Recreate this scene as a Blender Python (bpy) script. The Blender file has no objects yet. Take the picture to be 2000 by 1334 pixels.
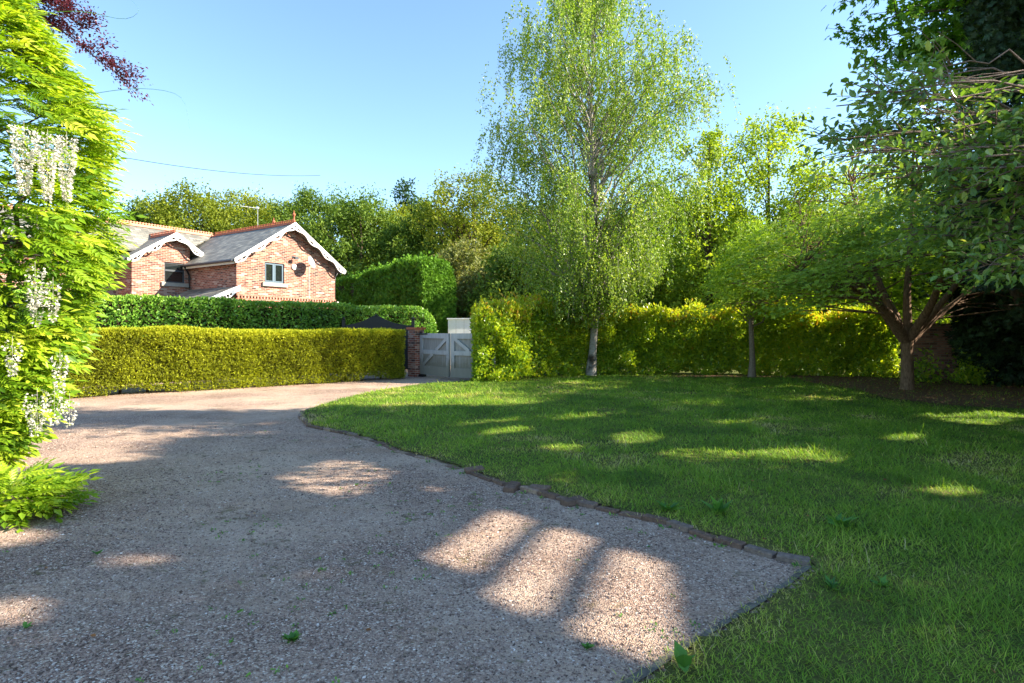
import bpy, math, random
import numpy as np
from mathutils import Vector, Matrix

random.seed(11)
RG = np.random.default_rng(11)
SC = bpy.context.scene
COL = SC.collection
rad = math.radians

# ------------------------------------------------------------------ camera, sky, sun, exposure
cam_d = bpy.data.cameras.new('camera')
cam_d.lens = 20.0
cam_d.sensor_width = 36.0
cam_d.shift_y = -0.011
cam_d.clip_start = 0.05
cam_d.clip_end = 2000
cam = bpy.data.objects.new('camera', cam_d)
cam.location = (0, 0, 1.6)
cam.rotation_euler = (rad(90), 0, 0)
COL.objects.link(cam)
SC.camera = cam

SUN_ELEV = rad(31)
SUN_AZ = math.atan2(0.997, -0.08)          # clockwise from +Y
SH = np.array([math.sin(SUN_AZ), math.cos(SUN_AZ)])
SUN_DIR = Vector((SH[0] * math.cos(SUN_ELEV), SH[1] * math.cos(SUN_ELEV), math.sin(SUN_ELEV)))
COT = 1.0 / math.tan(SUN_ELEV)

world = bpy.data.worlds.new('World')
SC.world = world
world.use_nodes = True
wn = world.node_tree
sky = wn.nodes.new('ShaderNodeTexSky')
sky.sky_type = 'NISHITA'
sky.sun_disc = False
sky.sun_elevation = SUN_ELEV
sky.sun_rotation = SUN_AZ
sky.altitude = 0
sky.air_density = 1.0
sky.dust_density = 0.25
sky.ozone_density = 1.0
tint = wn.nodes.new('ShaderNodeMix'); tint.data_type = 'RGBA'; tint.blend_type = 'MULTIPLY'
tint.inputs[0].default_value = 1.0; tint.inputs[7].default_value = (.78, .89, .96, 1)     # white balance of the photograph
wn.links.new(sky.outputs[0], tint.inputs[6])
wn.links.new(tint.outputs[2], wn.nodes['Background'].inputs[0])
wn.nodes['Background'].inputs[1].default_value = 0.118

sun_d = bpy.data.lights.new('sun', 'SUN')
sun_d.energy = 5.0
sun_d.angle = rad(0.5)
sun_d.color = (1.0, 0.91, 0.75)
sun = bpy.data.objects.new('sun', sun_d)
sun.rotation_euler = (-SUN_DIR).to_track_quat('-Z', 'Y').to_euler()
sun.location = (30, 10, 30)
COL.objects.link(sun)

SC.view_settings.view_transform = 'Standard'
SC.view_settings.look = 'None'
SC.view_settings.gamma = 1
SC.view_settings.exposure = 1.78
SC.render.engine = 'CYCLES'
SC.cycles.max_bounces = 7
SC.cycles.diffuse_bounces = 4
SC.cycles.glossy_bounces = 2
SC.cycles.transmission_bounces = 4
SC.cycles.caustics_reflective = False
SC.cycles.caustics_refractive = False


# ------------------------------------------------------------------ helpers
def tag(o, label=None, cat=None, group=None, kind=None):
    if label: o['label'] = label
    if cat: o['category'] = cat
    if group: o['group'] = group
    if kind: o['kind'] = kind
    return o


def empty(name, loc=(0, 0, 0), rz=0.0, label=None, cat=None, group=None, parent=None):
    o = bpy.data.objects.new(name, None)
    o.empty_display_size = 0.2
    COL.objects.link(o)
    o.location = loc
    o.rotation_euler = (0, 0, rz)
    if parent is not None: o.parent = parent
    return tag(o, label, cat, group)


class MB:
    """collects geometry; build() links it as ONE mesh object"""
    def __init__(s):
        s.V = []; s.L = []; s.T = []; s.val = []; s.mi = []; s.n = 0

    def add(s, V, faces, val=0.5, mi=0):
        V = np.asarray(V, float).reshape(-1, 3)
        for F in faces:
            F = np.asarray(F, int)
            if F.ndim == 1: F = F[None, :]
            m, k = F.shape
            s.L.append((F + s.n).ravel())
            s.T.append(np.full(m, k))
            s.val.append(np.broadcast_to(np.asarray(val, float), (m,)).copy())
            s.mi.append(np.full(m, mi))
        s.V.append(V); s.n += len(V)
        return s

    def box(s, x0, x1, y0, y1, z0, z1, val=0.5, mi=0, M=None):
        V = np.array([(x, y, z) for z in (z0, z1) for y in (y0, y1) for x in (x0, x1)], float)
        if M is not None:
            V = np.array([tuple(M @ Vector(v)) for v in V])
        return s.add(V, [[(0, 2, 3, 1), (4, 5, 7, 6), (0, 1, 5, 4), (2, 6, 7, 3), (0, 4, 6, 2), (1, 3, 7, 5)]], val, mi)

    def prism(s, pts, d, val=0.5, mi=0):
        """pts: 3-D outline, extruded by the vector d"""
        P = np.array(pts, float); n = len(P); d = np.array(d, float)
        V = np.vstack([P, P + d])
        s.add(V, [[tuple(range(n))[::-1]], [tuple(range(n, 2 * n))],
                  [(i, (i + 1) % n, n + (i + 1) % n, n + i) for i in range(n)]], val, mi)
        return s

    def tube(s, pts, rads, sides=6, val=0.5, mi=0, cap=True):
        P = np.array(pts, float); n = len(P)
        rads = np.broadcast_to(np.asarray(rads, float), (n,))
        T = np.gradient(P, axis=0)
        T /= np.linalg.norm(T, axis=1)[:, None] + 1e-9
        up = np.array([0, 0, 1.0]) if abs(T[0][2]) < 0.9 else np.array([1.0, 0, 0])
        A = np.cross(T, up); A /= np.linalg.norm(A, axis=1)[:, None] + 1e-9
        B = np.cross(T, A)
        a = np.linspace(0, 2 * np.pi, sides, endpoint=False)
        V = P[:, None, :] + rads[:, None, None] * (np.cos(a)[None, :, None] * A[:, None, :] + np.sin(a)[None, :, None] * B[:, None, :])
        F = [(i * sides + j, i * sides + (j + 1) % sides, (i + 1) * sides + (j + 1) % sides, (i + 1) * sides + j)
             for i in range(n - 1) for j in range(sides)]
        fs = [F]
        if cap: fs += [[tuple(range(sides))], [tuple(range((n - 1) * sides, n * sides))[::-1]]]
        return s.add(V.reshape(-1, 3), fs, val, mi)

    def lathe(s, prof, c=(0, 0, 0), sides=10, val=0.5, mi=0, M=None):
        a = np.linspace(0, 2 * np.pi, sides, endpoint=False)
        V = np.array([(c[0] + r * math.cos(t), c[1] + r * math.sin(t), c[2] + z) for r, z in prof for t in a])
        if M is not None: V = np.array([tuple(M @ Vector(v)) for v in V])
        n = len(prof)
        F = [(i * sides + j, i * sides + (j + 1) % sides, (i + 1) * sides + (j + 1) % sides, (i + 1) * sides + j)
             for i in range(n - 1) for j in range(sides)]
        return s.add(V, [F, [tuple(range(sides))[::-1]], [tuple(range((n - 1) * sides, n * sides))]], val, mi)

    def scatter(s, tpl, P, R, S, val):
        """tpl = (verts, faces); P n,3; R n,3,3 (columns = x,y,z axes); S n or n,3"""
        TV, TF = tpl
        TV = np.asarray(TV, float)
        n = len(P); k = len(TV)
        if n == 0: return s
        S = np.asarray(S, float)
        if S.ndim == 1: S = S[:, None] * np.ones(3)
        W = TV[None, :, :] * S[:, None, :]
        W = np.einsum('nij,nkj->nki', R, W) + np.asarray(P)[:, None, :]
        off = np.arange(n)[:, None] * k
        faces = [np.asarray(f, int)[None, :] + off for f in TF]
        s.add(W.reshape(-1, 3), faces, val)
        return s

    def build(s, name, mats, parent=None, smooth=False):
        me = bpy.data.meshes.new(name)
        if s.n:
            V = np.vstack(s.V).astype(np.float32)
            L = np.concatenate(s.L).astype(np.int32)
            T = np.concatenate(s.T).astype(np.int32)
            st = np.concatenate([[0], np.cumsum(T)[:-1]]).astype(np.int32)
            me.vertices.add(len(V)); me.vertices.foreach_set('co', V.ravel())
            me.loops.add(len(L)); me.loops.foreach_set('vertex_index', L)
            me.polygons.add(len(T)); me.polygons.foreach_set('loop_start', st); me.polygons.foreach_set('loop_total', T)
            me.polygons.foreach_set('material_index', np.concatenate(s.mi).astype(np.int32))
            me.update(calc_edges=True)
            at = me.attributes.new('v', 'FLOAT', 'FACE')
            at.data.foreach_set('value', np.concatenate(s.val).astype(np.float32))
            me.polygons.foreach_set('use_smooth', np.full(len(T), smooth))
        if not isinstance(mats, (list, tuple)): mats = [mats]
        for m in mats: me.materials.append(m)
        me.update()
        o = bpy.data.objects.new(name, me)
        COL.objects.link(o)
        if parent is not None: o.parent = parent
        return o


def unit(a):
    return a / (np.linalg.norm(a, axis=-1, keepdims=True) + 1e-9)


def rdirs(n, up=0.0):
    d = RG.normal(size=(n, 3)); d = unit(d); d[:, 2] += up
    return unit(d)


def frames(d, nrm):
    """leaf frames: y axis = d, z axis near nrm"""
    y = unit(d); x = unit(np.cross(y, nrm)); z = np.cross(x, y)
    return np.stack([x, y, z], axis=-1)


_lat = {}
def vnoise(x, y, sc=1.0, seed=0):
    x = np.asarray(x) * sc; y = np.asarray(y) * sc
    if seed not in _lat: _lat[seed] = np.random.default_rng(seed + 900).random((256, 256))
    g = _lat[seed]
    xi = np.floor(x).astype(int); yi = np.floor(y).astype(int)
    fx = x - xi; fy = y - yi
    fx = fx * fx * (3 - 2 * fx); fy = fy * fy * (3 - 2 * fy)
    a = g[xi & 255, yi & 255]; b = g[(xi + 1) & 255, yi & 255]
    c = g[xi & 255, (yi + 1) & 255]; d = g[(xi + 1) & 255, (yi + 1) & 255]
    return (a * (1 - fx) + b * fx) * (1 - fy) + (c * (1 - fx) + d * fx) * fy


def inpoly(x, y, poly):
    x = np.asarray(x, float); y = np.asarray(y, float)
    r = np.zeros(x.shape, bool)
    n = len(poly)
    for i in range(n):
        x1, y1 = poly[i]; x2, y2 = poly[(i + 1) % n]
        if y1 == y2: continue
        c = ((y1 > y) != (y2 > y)) & (x < (x2 - x1) * (y - y1) / (y2 - y1) + x1)
        r ^= c
    return r


# leaf templates: axis +y, normal +z, length 1
KITE = ([(0, 0, 0), (0.3, 0.42, 0.07), (0, 1, -0.05), (-0.3, 0.42, 0.07)], [(0, 1, 2, 3)])
NARROW = ([(0, 0, 0), (0.17, 0.4, 0.05), (0, 1, -0.1), (-0.17, 0.4, 0.05)], [(0, 1, 2, 3)])
LEAF6 = ([(0, 0, 0), (0.2, 0.25, 0.05), (0.23, 0.62, 0.03), (0, 1, -0.12), (-0.23, 0.62, 0.03), (-0.2, 0.25, 0.05)],
         [(0, 1, 2, 3), (0, 3, 4, 5)])


def palmate():
    V = []; F = []
    for a, l in ((-105, .5), (-52, .85), (0, 1), (52, .85), (105, .5)):
        c, s = math.cos(rad(a)), math.sin(rad(a))
        b = len(V)
        for x, y, z in ((0, -.02, 0), (.2 * l + .04, .5 * l, .03), (0, l, -.12), (-.2 * l - .04, .5 * l, .03)):
            V.append((x * c + y * s, -x * s + y * c, z))
        F.append((b, b + 1, b + 2, b + 3))
    return V, F


def pinnate(k=5, droop=0.22):
    V = []; F = []
    def zz(t): return -droop * t * t
    for i in range(k):
        t = 0.12 + 0.86 * i / k
        for sd in (-1, 1):
            b = len(V); L = 0.42 * (1 - 0.3 * abs(t - 0.5))
            dx, dy, dz = sd * 0.74, 0.62, -0.22
            px, py = -0.62 * 0.36 * sd, 0.74 * 0.36
            o = (0, t, zz(t))
            V += [o, (o[0] + dx * L * .45 + px * L * .55, o[1] + dy * L * .45 + py * L * .55, o[2] + dz * L * .3 + .015),
                  (o[0] + dx * L, o[1] + dy * L, o[2] + dz * L),
                  (o[0] + dx * L * .45 - px * L * .55, o[1] + dy * L * .45 - py * L * .55, o[2] + dz * L * .3 + .015)]
            F.append((b, b + 1, b + 2, b + 3))
    b = len(V)
    V += [(0, 1, zz(1)), (.10, 1.18, zz(1.12)), (0, 1.42, zz(1.3) - .05), (-.10, 1.18, zz(1.12))]
    F.append((b, b + 1, b + 2, b + 3))
    b = len(V)
    V += [(-.008, 0, 0), (.008, 0, 0), (.008, .55, zz(.55)), (-.008, .55, zz(.55)), (.004, 1, zz(1)), (-.004, 1, zz(1))]
    F += [(b, b + 1, b + 2, b + 3), (b + 3, b + 2, b + 4, b + 5)]
    return V, F


PALM = palmate()
PINN = pinnate()
# flattened spray of conifer foliage: a few fingers
def spray():
    V = []; F = []
    for a, l, o in ((-38, .6, .15), (-20, .8, .3), (0, 1, 0), (20, .8, .3), (38, .6, .15)):
        c, s = math.cos(rad(a)), math.sin(rad(a)); b = len(V)
        for x, y, z in ((0, 0, 0), (.07, .5 * l, .03), (0, l * .8, -.1), (-.07, .5 * l, .03)):
            V.append((x * c + y * s, -x * s + y * c + o * .5, z))
        F.append((b, b + 1, b + 2, b + 3))
    return V, F
SPRAY = spray()


# ------------------------------------------------------------------ materials
def newmat(name):
    m = bpy.data.materials.new(name); m.use_nodes = True
    nt = m.node_tree
    for n in list(nt.nodes): nt.nodes.remove(n)
    out = nt.nodes.new('ShaderNodeOutputMaterial')
    return m, nt, out


def ramp(nt, stops, src, interp='LINEAR'):
    r = nt.nodes.new('ShaderNodeValToRGB'); r.color_ramp.interpolation = interp
    el = r.color_ramp.elements
    while len(el) < len(stops): el.new(0.5)
    for e, (p, c) in zip(el, stops):
        e.position = p; e.color = (*c, 1) if len(c) == 3 else c
    nt.links.new(src, r.inputs[0])
    return r


def mixc(nt, fac, a, b, mode='MIX'):
    n = nt.nodes.new('ShaderNodeMix'); n.data_type = 'RGBA'; n.blend_type = mode
    for sock, v in ((n.inputs[0], fac), (n.inputs[6], a), (n.inputs[7], b)):
        if hasattr(v, 'is_linked') or hasattr(v, 'links'): nt.links.new(v, sock)
        elif isinstance(v, (int, float)): sock.default_value = v
        else: sock.default_value = (*v, 1)
    return n.outputs[2]


def noise(nt, scale, detail=4, rough=0.55, vec=None, dim='3D'):
    n = nt.nodes.new('ShaderNodeTexNoise'); n.inputs['Scale'].default_value = scale
    n.inputs['Detail'].default_value = detail; n.inputs['Roughness'].default_value = rough
    if vec is not None: nt.links.new(vec, n.inputs['Vector'])
    return n


def coord(nt, which='Object'):
    return nt.nodes.new('ShaderNodeTexCoord').outputs[which]


def bump(nt, h, strength=0.3, dist=0.02):
    b = nt.nodes.new('ShaderNodeBump'); b.inputs['Strength'].default_value = strength
    b.inputs['Distance'].default_value = dist
    nt.links.new(h, b.inputs['Height'])
    return b.outputs[0]


def pbsdf(nt, out, color=None, rough=0.7, spec=0.3, normal=None, metal=0.0):
    p = nt.nodes.new('ShaderNodeBsdfPrincipled')
    if color is not None:
        if isinstance(color, tuple): p.inputs['Base Color'].default_value = (*color, 1)
        else: nt.links.new(color, p.inputs['Base Color'])
    p.inputs['Roughness'].default_value = rough
    p.inputs['Specular IOR Level'].default_value = spec
    p.inputs['Metallic'].default_value = metal
    if normal is not None: nt.links.new(normal, p.inputs['Normal'])
    if out is not None: nt.links.new(p.outputs[0], out.inputs[0])
    return p


def leafmat(name, stops, trans=0.4, rough=0.45, spec=0.35, tint=(1.25, 1.25, 0.45)):
    """leaf: reflecting front + light coming through (translucent)"""
    m, nt, out = newmat(name)
    a = nt.nodes.new('ShaderNodeAttribute'); a.attribute_name = 'v'
    r = ramp(nt, stops, a.outputs['Fac'])
    p = pbsdf(nt, None, r.outputs[0], rough, spec)
    t = nt.nodes.new('ShaderNodeBsdfTranslucent')
    tc = mixc(nt, 1.0, r.outputs[0], tint, 'MULTIPLY')
    nt.links.new(tc, t.inputs[0])
    mx = nt.nodes.new('ShaderNodeMixShader'); mx.inputs[0].default_value = trans
    nt.links.new(p.outputs[0], mx.inputs[1]); nt.links.new(t.outputs[0], mx.inputs[2])
    nt.links.new(mx.outputs[0], out.inputs[0])
    return m


def barkmat(name, c1, c2, scale=6, stretch=0.25):
    m, nt, out = newmat(name)
    mp = nt.nodes.new('ShaderNodeMapping'); mp.inputs['Scale'].default_value = (1, 1, stretch)
    nt.links.new(coord(nt), mp.inputs[0])
    n = noise(nt, scale * 4, 6, 0.65, mp.outputs[0])
    r = ramp(nt, [(0.3, c1), (0.7, c2)], n.outputs[0])
    pbsdf(nt, out, r.outputs[0], 0.9, 0.1, bump(nt, n.outputs[0], 0.8, 0.03))
    return m


def plain(name, c, rough=0.6, spec=0.3, metal=0.0, var=0.12, sc=9):
    m, nt, out = newmat(name)
    n = noise(nt, sc, 5, 0.6, coord(nt))
    lo = tuple(x * (1 - var) for x in c); hi = tuple(min(1, x * (1 + var)) for x in c)
    r = ramp(nt, [(0.3, lo), (0.7, hi)], n.outputs[0])
    pbsdf(nt, out, r.outputs[0], rough, spec, bump(nt, n.outputs[0], 0.1, 0.01), metal)
    return m


M = {}
M['wisteria'] = leafmat('wisteria_leaf', [(0, (.06, .14, .012)), (.3, (.18, .32, .018)), (.65, (.38, .50, .03)), (1, (.64, .66, .08))], .45, .4, .4)
M['fresh'] = leafmat('fresh_leaf', [(0, (.08, .20, .02)), (.5, (.18, .36, .03)), (1, (.34, .48, .05))], .45)
M['petal'] = leafmat('white_petal', [(0, (.42, .40, .30)), (.5, (.66, .62, .52)), (1, (.82, .79, .74))], .3, .7, .1, (1, 1, .95))
M['birch'] = leafmat('birch_leaf', [(0, (.07, .14, .014)), (.4, (.17, .28, .03)), (.8, (.32, .41, .06)), (1, (.58, .60, .22))], .42, .4, .4)
M['maple'] = leafmat('maple_leaf', [(0, (.10, .19, .02)), (.5, (.24, .37, .035)), (.9, (.38, .50, .05)), (1, (.52, .60, .09))], .4, .5, .3)
M['sycamore'] = leafmat('sycamore_leaf', [(0, (.04, .12, .014)), (.5, (.10, .24, .018)), (1, (.22, .36, .025))], .5, .45, .35)
M['cherry'] = leafmat('cherry_leaf', [(0, (.06, .13, .03)), (.5, (.15, .27, .045)), (.85, (.29, .40, .06)), (1, (.50, .52, .16))], .35, .3, .6)
M['yew'] = leafmat('yew_leaf', [(0, (.012, .025, .012)), (.6, (.028, .058, .022)), (1, (.055, .10, .035))], .1, .5, .2)
M['cypress'] = leafmat('cypress_leaf', [(0, (.04, .10, .01)), (.6, (.10, .22, .018)), (1, (.20, .38, .03))], .25, .6, .15)
M['golden'] = leafmat('golden_hedge_leaf', [(0, (.09, .10, .02)), (.3, (.24, .27, .02)), (.7, (.44, .48, .025)), (1, (.68, .68, .07))], .38, .6, .15, (1.2, 1.1, .4))
M['holly'] = leafmat('holly_leaf', [(0, (.04, .12, .02)), (.5, (.15, .32, .035)), (1, (.34, .52, .07))], .2, .3, .6)
M['laurel'] = leafmat('laurel_leaf', [(0, (.08, .17, .02)), (.4, (.24, .39, .03)), (.75, (.46, .56, .035)), (.96, (.56, .60, .05)), (1, (.52, .34, .05))], .5, .3, .55, (1.3, 1.15, .4))
M['oak'] = leafmat('oak_leaf', [(0, (.07, .11, .014)), (.5, (.19, .235, .02)), (1, (.36, .37, .035))], .35, .6, .2)
M['oakdark'] = leafmat('dark_oak_leaf', [(0, (.04, .085, .014)), (.5, (.11, .185, .022)), (1, (.22, .29, .04))], .3, .6, .2)
M['pale'] = leafmat('pale_leaf', [(0, (.10, .13, .04)), (.5, (.20, .22, .06)), (1, (.34, .31, .13))], .35, .6, .2)
M['yellowgreen'] = leafmat('yellow_green_leaf', [(0, (.12, .19, .015)), (.5, (.26, .36, .03)), (1, (.46, .50, .06))], .5, .5, .25)
M['pine'] = leafmat('pine_needle', [(0, (.02, .055, .02)), (1, (.06, .12, .035))], .15, .6, .2)
M['copper'] = leafmat('copper_leaf', [(0, (.05, .012, .018)), (.6, (.11, .02, .03)), (1, (.20, .035, .04))], .3, .4, .35, (1.3, .6, .6))
M['grass'] = leafmat('grass_blade', [(0, (.11, .225, .03)), (.45, (.255, .425, .04)), (.72, (.50, .58, .09)), (.87, (.56, .52, .17)), (1, (.72, .58, .33))], .42, .55, .25, (1.2, 1.2, .45))
M['weed'] = leafmat('weed_leaf', [(0, (.05, .15, .03)), (.5, (.11, .27, .04)), (1, (.22, .40, .07))], .3, .45, .35)
M['deadleaf'] = leafmat('dead_leaf', [(0, (.16, .06, .02)), (.5, (.32, .14, .05)), (1, (.50, .30, .14))], .2, .7, .2, (1, .8, .5))
M['bark'] = barkmat('dark_bark', (.035, .024, .017), (.12, .085, .06), 5, .3)
M['maplebark'] = barkmat('maple_bark', (.08, .05, .032), (.26, .165, .105), 6, .3)
M['twig'] = barkmat('pale_twig', (.12, .08, .06), (.30, .22, .18), 12, .3)
M['slimbark'] = barkmat('slim_tree_bark', (.10, .075, .055), (.32, .26, .21), 8, 1.6)
M['shadecore_twig'] = barkmat('hedge_shade_core_and_wood', (.020, .015, .008), (.05, .04, .02), 6, 1)


def birch_bark():
    m, nt, out = newmat('birch_bark')
    mp = nt.nodes.new('ShaderNodeMapping'); mp.inputs['Scale'].default_value = (1, 1, 3.5)
    nt.links.new(coord(nt), mp.inputs[0])
    n1 = noise(nt, 5, 5, .7, mp.outputs[0])
    n2 = noise(nt, 2.2, 3, .6, coord(nt))
    r1 = ramp(nt, [(.30, (.06, .05, .045)), (.42, (.27, .24, .21)), (.8, (.46, .42, .38))], n1.outputs[0])
    r2 = ramp(nt, [(.34, (.16, .13, .10)), (.48, (1, 1, 1))], n2.outputs[0])
    c = mixc(nt, 1.0, r1.outputs[0], r2.outputs[0], 'MULTIPLY')
    pbsdf(nt, out, c, .8, .2, bump(nt, n1.outputs[0], .5, .02))
    return m
M['birchbark'] = birch_bark()


def brickmat(name, cols, along='xy', mortar=(.40, .33, .27), bw=.225, rh=.075):
    m, nt, out = newmat(name)
    sep = nt.nodes.new('ShaderNodeSeparateXYZ'); nt.links.new(coord(nt), sep.inputs[0])
    ad = nt.nodes.new('ShaderNodeMath'); ad.operation = 'ADD'
    nt.links.new(sep.outputs[0], ad.inputs[0]); nt.links.new(sep.outputs[1], ad.inputs[1])
    cb = nt.nodes.new('ShaderNodeCombineXYZ'); nt.links.new(ad.outputs[0], cb.inputs[0]); nt.links.new(sep.outputs[2], cb.inputs[1])
    b = nt.nodes.new('ShaderNodeTexBrick')
    nt.links.new(cb.outputs[0], b.inputs['Vector'])
    b.inputs['Scale'].default_value = 1; b.inputs['Brick Width'].default_value = bw; b.inputs['Row Height'].default_value = rh
    b.inputs['Mortar Size'].default_value = .009; b.inputs['Mortar Smooth'].default_value = .3; b.inputs['Bias'].default_value = 0
    b.inputs['Color1'].default_value = (0, 0, 0, 1); b.inputs['Color2'].default_value = (1, 1, 1, 1); b.inputs['Mortar'].default_value = (.5, .5, .5, 1)
    r = ramp(nt, cols, b.outputs['Color'])
    # patches of sooty and pale reclaimed bricks, elongated along the course
    mp = nt.nodes.new('ShaderNodeMapping'); mp.inputs['Scale'].default_value = (1, 3.2, 1); nt.links.new(cb.outputs[0], mp.inputs[0])
    n = noise(nt, 3.4, 3, .7, mp.outputs[0])
    r2 = ramp(nt, [(.30, (.42, .38, .40)), (.45, (1, 1, 1)), (.60, (1, 1, 1)), (.72, (1.5, 1.45, 1.5))], n.outputs[0])
    c = mixc(nt, 1.0, r.outputs[0], r2.outputs[0], 'MULTIPLY')
    c = mixc(nt, b.outputs['Fac'], c, mortar)
    pbsdf(nt, out, c, .9, .15, bump(nt, b.outputs['Fac'], -.4, .01))
    return m


BR = [(0, (.075, .042, .038)), (.18, (.20, .065, .045)), (.5, (.31, .105, .068)), (.8, (.38, .17, .11)), (1, (.46, .33, .26))]
M['brick'] = brickmat('house_brick', BR)
M['brickred'] = brickmat('smooth_red_brick', [(0, (.40, .13, .08)), (1, (.50, .20, .13))])
M['brickwall'] = brickmat('garden_wall_brick', [(0, (.12, .06, .045)), (.5, (.28, .13, .09)), (1, (.36, .2, .14))], mortar=(.2, .17, .14))


def slatemat(name, along):
    m, nt, out = newmat(name)
    sep = nt.nodes.new('ShaderNodeSeparateXYZ'); nt.links.new(coord(nt), sep.inputs[0])
    cb = nt.nodes.new('ShaderNodeCombineXYZ'); nt.links.new(sep.outputs[along], cb.inputs[0]); nt.links.new(sep.outputs[2], cb.inputs[1])
    b = nt.nodes.new('ShaderNodeTexBrick'); nt.links.new(cb.outputs[0], b.inputs['Vector'])
    b.inputs['Scale'].default_value = 1; b.inputs['Brick Width'].default_value = .28; b.inputs['Row Height'].default_value = .115
    b.inputs['Mortar Size'].default_value = .007
    b.inputs['Color1'].default_value = (0, 0, 0, 1); b.inputs['Color2'].default_value = (1, 1, 1, 1); b.inputs['Mortar'].default_value = (0, 0, 0, 1)
    r = ramp(nt, [(0, (.14, .135, .12)), (.5, (.20, .19, .17)), (1, (.29, .275, .24))], b.outputs['Color'])
    n = noise(nt, 1.3, 6, .65, coord(nt))
    r2 = ramp(nt, [(.35, (.75, .75, .72)), (.65, (1.25, 1.22, 1.1))], n.outputs[0])
    c = mixc(nt, 1.0, r.outputs[0], r2.outputs[0], 'MULTIPLY')
    c = mixc(nt, b.outputs['Fac'], c, (.07, .07, .07))
    pbsdf(nt, out, c, .6, .35, bump(nt, b.outputs['Fac'], -.5, .015))
    return m
M['slate_x'] = slatemat('slate_along_x', 0)
M['slate_y'] = slatemat('slate_along_y', 1)
M['terracotta'] = plain('terracotta', (.42, .13, .07), .8, .2)
M['terracotta_pale'] = plain('pale_terracotta', (.60, .27, .17), .8, .2)
M['white'] = plain('white_paint', (.80, .79, .76), .5, .4, var=.05)
M['cream'] = plain('cream_paint', (.62, .57, .45), .6, .3, var=.06)
M['greyblue'] = plain('grey_blue_frame', (.10, .15, .19), .45, .4, var=.05)
M['darkgrey'] = plain('dark_grey_frame', (.05, .06, .07), .45, .4, var=.05)
M['stone'] = plain('sill_stone', (.34, .31, .26), .85, .2)
M['black'] = plain('black_paint', (.012, .012, .013), .45, .4, var=.1)
M['gategrey'] = plain('grey_gate_paint', (.33, .34, .35), .6, .3, var=.07, sc=5)
def gatemat(c1, c2):
    m, nt, out = newmat('grey_gate_paint'); co = coord(nt)
    sep = nt.nodes.new('ShaderNodeSeparateXYZ'); nt.links.new(co, sep.inputs[0])
    n = noise(nt, 4, 6, .65, co)
    ad = nt.nodes.new('ShaderNodeMath'); ad.operation = 'MULTIPLY_ADD'; nt.links.new(n.outputs[0], ad.inputs[0]); ad.inputs[1].default_value = -.9; nt.links.new(sep.outputs[2], ad.inputs[2])
    k = ramp(nt, [(0, (.75, .75, .75)), (.35, (0, 0, 0))], ad.outputs[0])
    mp = nt.nodes.new('ShaderNodeMapping'); mp.inputs['Scale'].default_value = (1, 1, .12); nt.links.new(co, mp.inputs[0])
    n2 = noise(nt, 14, 5, .6, mp.outputs[0])
    base = ramp(nt, [(.3, c1), (.65, c2)], n2.outputs[0])
    c = mixc(nt, k.outputs[0], base.outputs[0], (.16, .15, .10))
    pbsdf(nt, out, c, .65, .3, bump(nt, n2.outputs[0], .15, .01))
    return m
M['gategrey'] = gatemat((.31, .325, .33), (.42, .43, .43))
M['gateboards'] = gatemat((.22, .22, .21), (.31, .31, .295))
M['metalgrey'] = plain('galvanised_metal', (.42, .44, .45), .4, .5, .3)
M['concrete'] = plain('old_concrete', (.15, .135, .11), .95, .08, var=.6, sc=11)
M['cable'] = plain('cable_black', (.03, .03, .03), .6, .3)


def glassmat():
    m, nt, out = newmat('window_glass')
    p = pbsdf(nt, out, (.012, .016, .016), .03, .9)
    n = noise(nt, 1.5, 2, .5, coord(nt))
    nt.links.new(bump(nt, n.outputs[0], .03, .05), p.inputs['Normal'])
    return m
M['glass'] = glassmat()


def kerbbrick():
    m, nt, out = newmat('kerb_brick')
    oi = nt.nodes.new('ShaderNodeObjectInfo')
    n = noise(nt, 22, 6, .7, coord(nt))
    r = ramp(nt, [(0, (.13, .09, .07)), (.5, (.20, .125, .09)), (.85, (.22, .17, .14)), (1, (.36, .25, .18))], oi.outputs['Random'])
    r2 = ramp(nt, [(.3, (.55, .55, .55)), (.55, (1, 1, 1)), (.75, (1.45, 1.4, 1.3))], n.outputs[0])
    c = mixc(nt, 1.0, r.outputs[0], r2.outputs[0], 'MULTIPLY')
    pbsdf(nt, out, c, .9, .15, bump(nt, n.outputs[0], .8, .02))
    return m
M['kerbbrick'] = kerbbrick()


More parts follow.
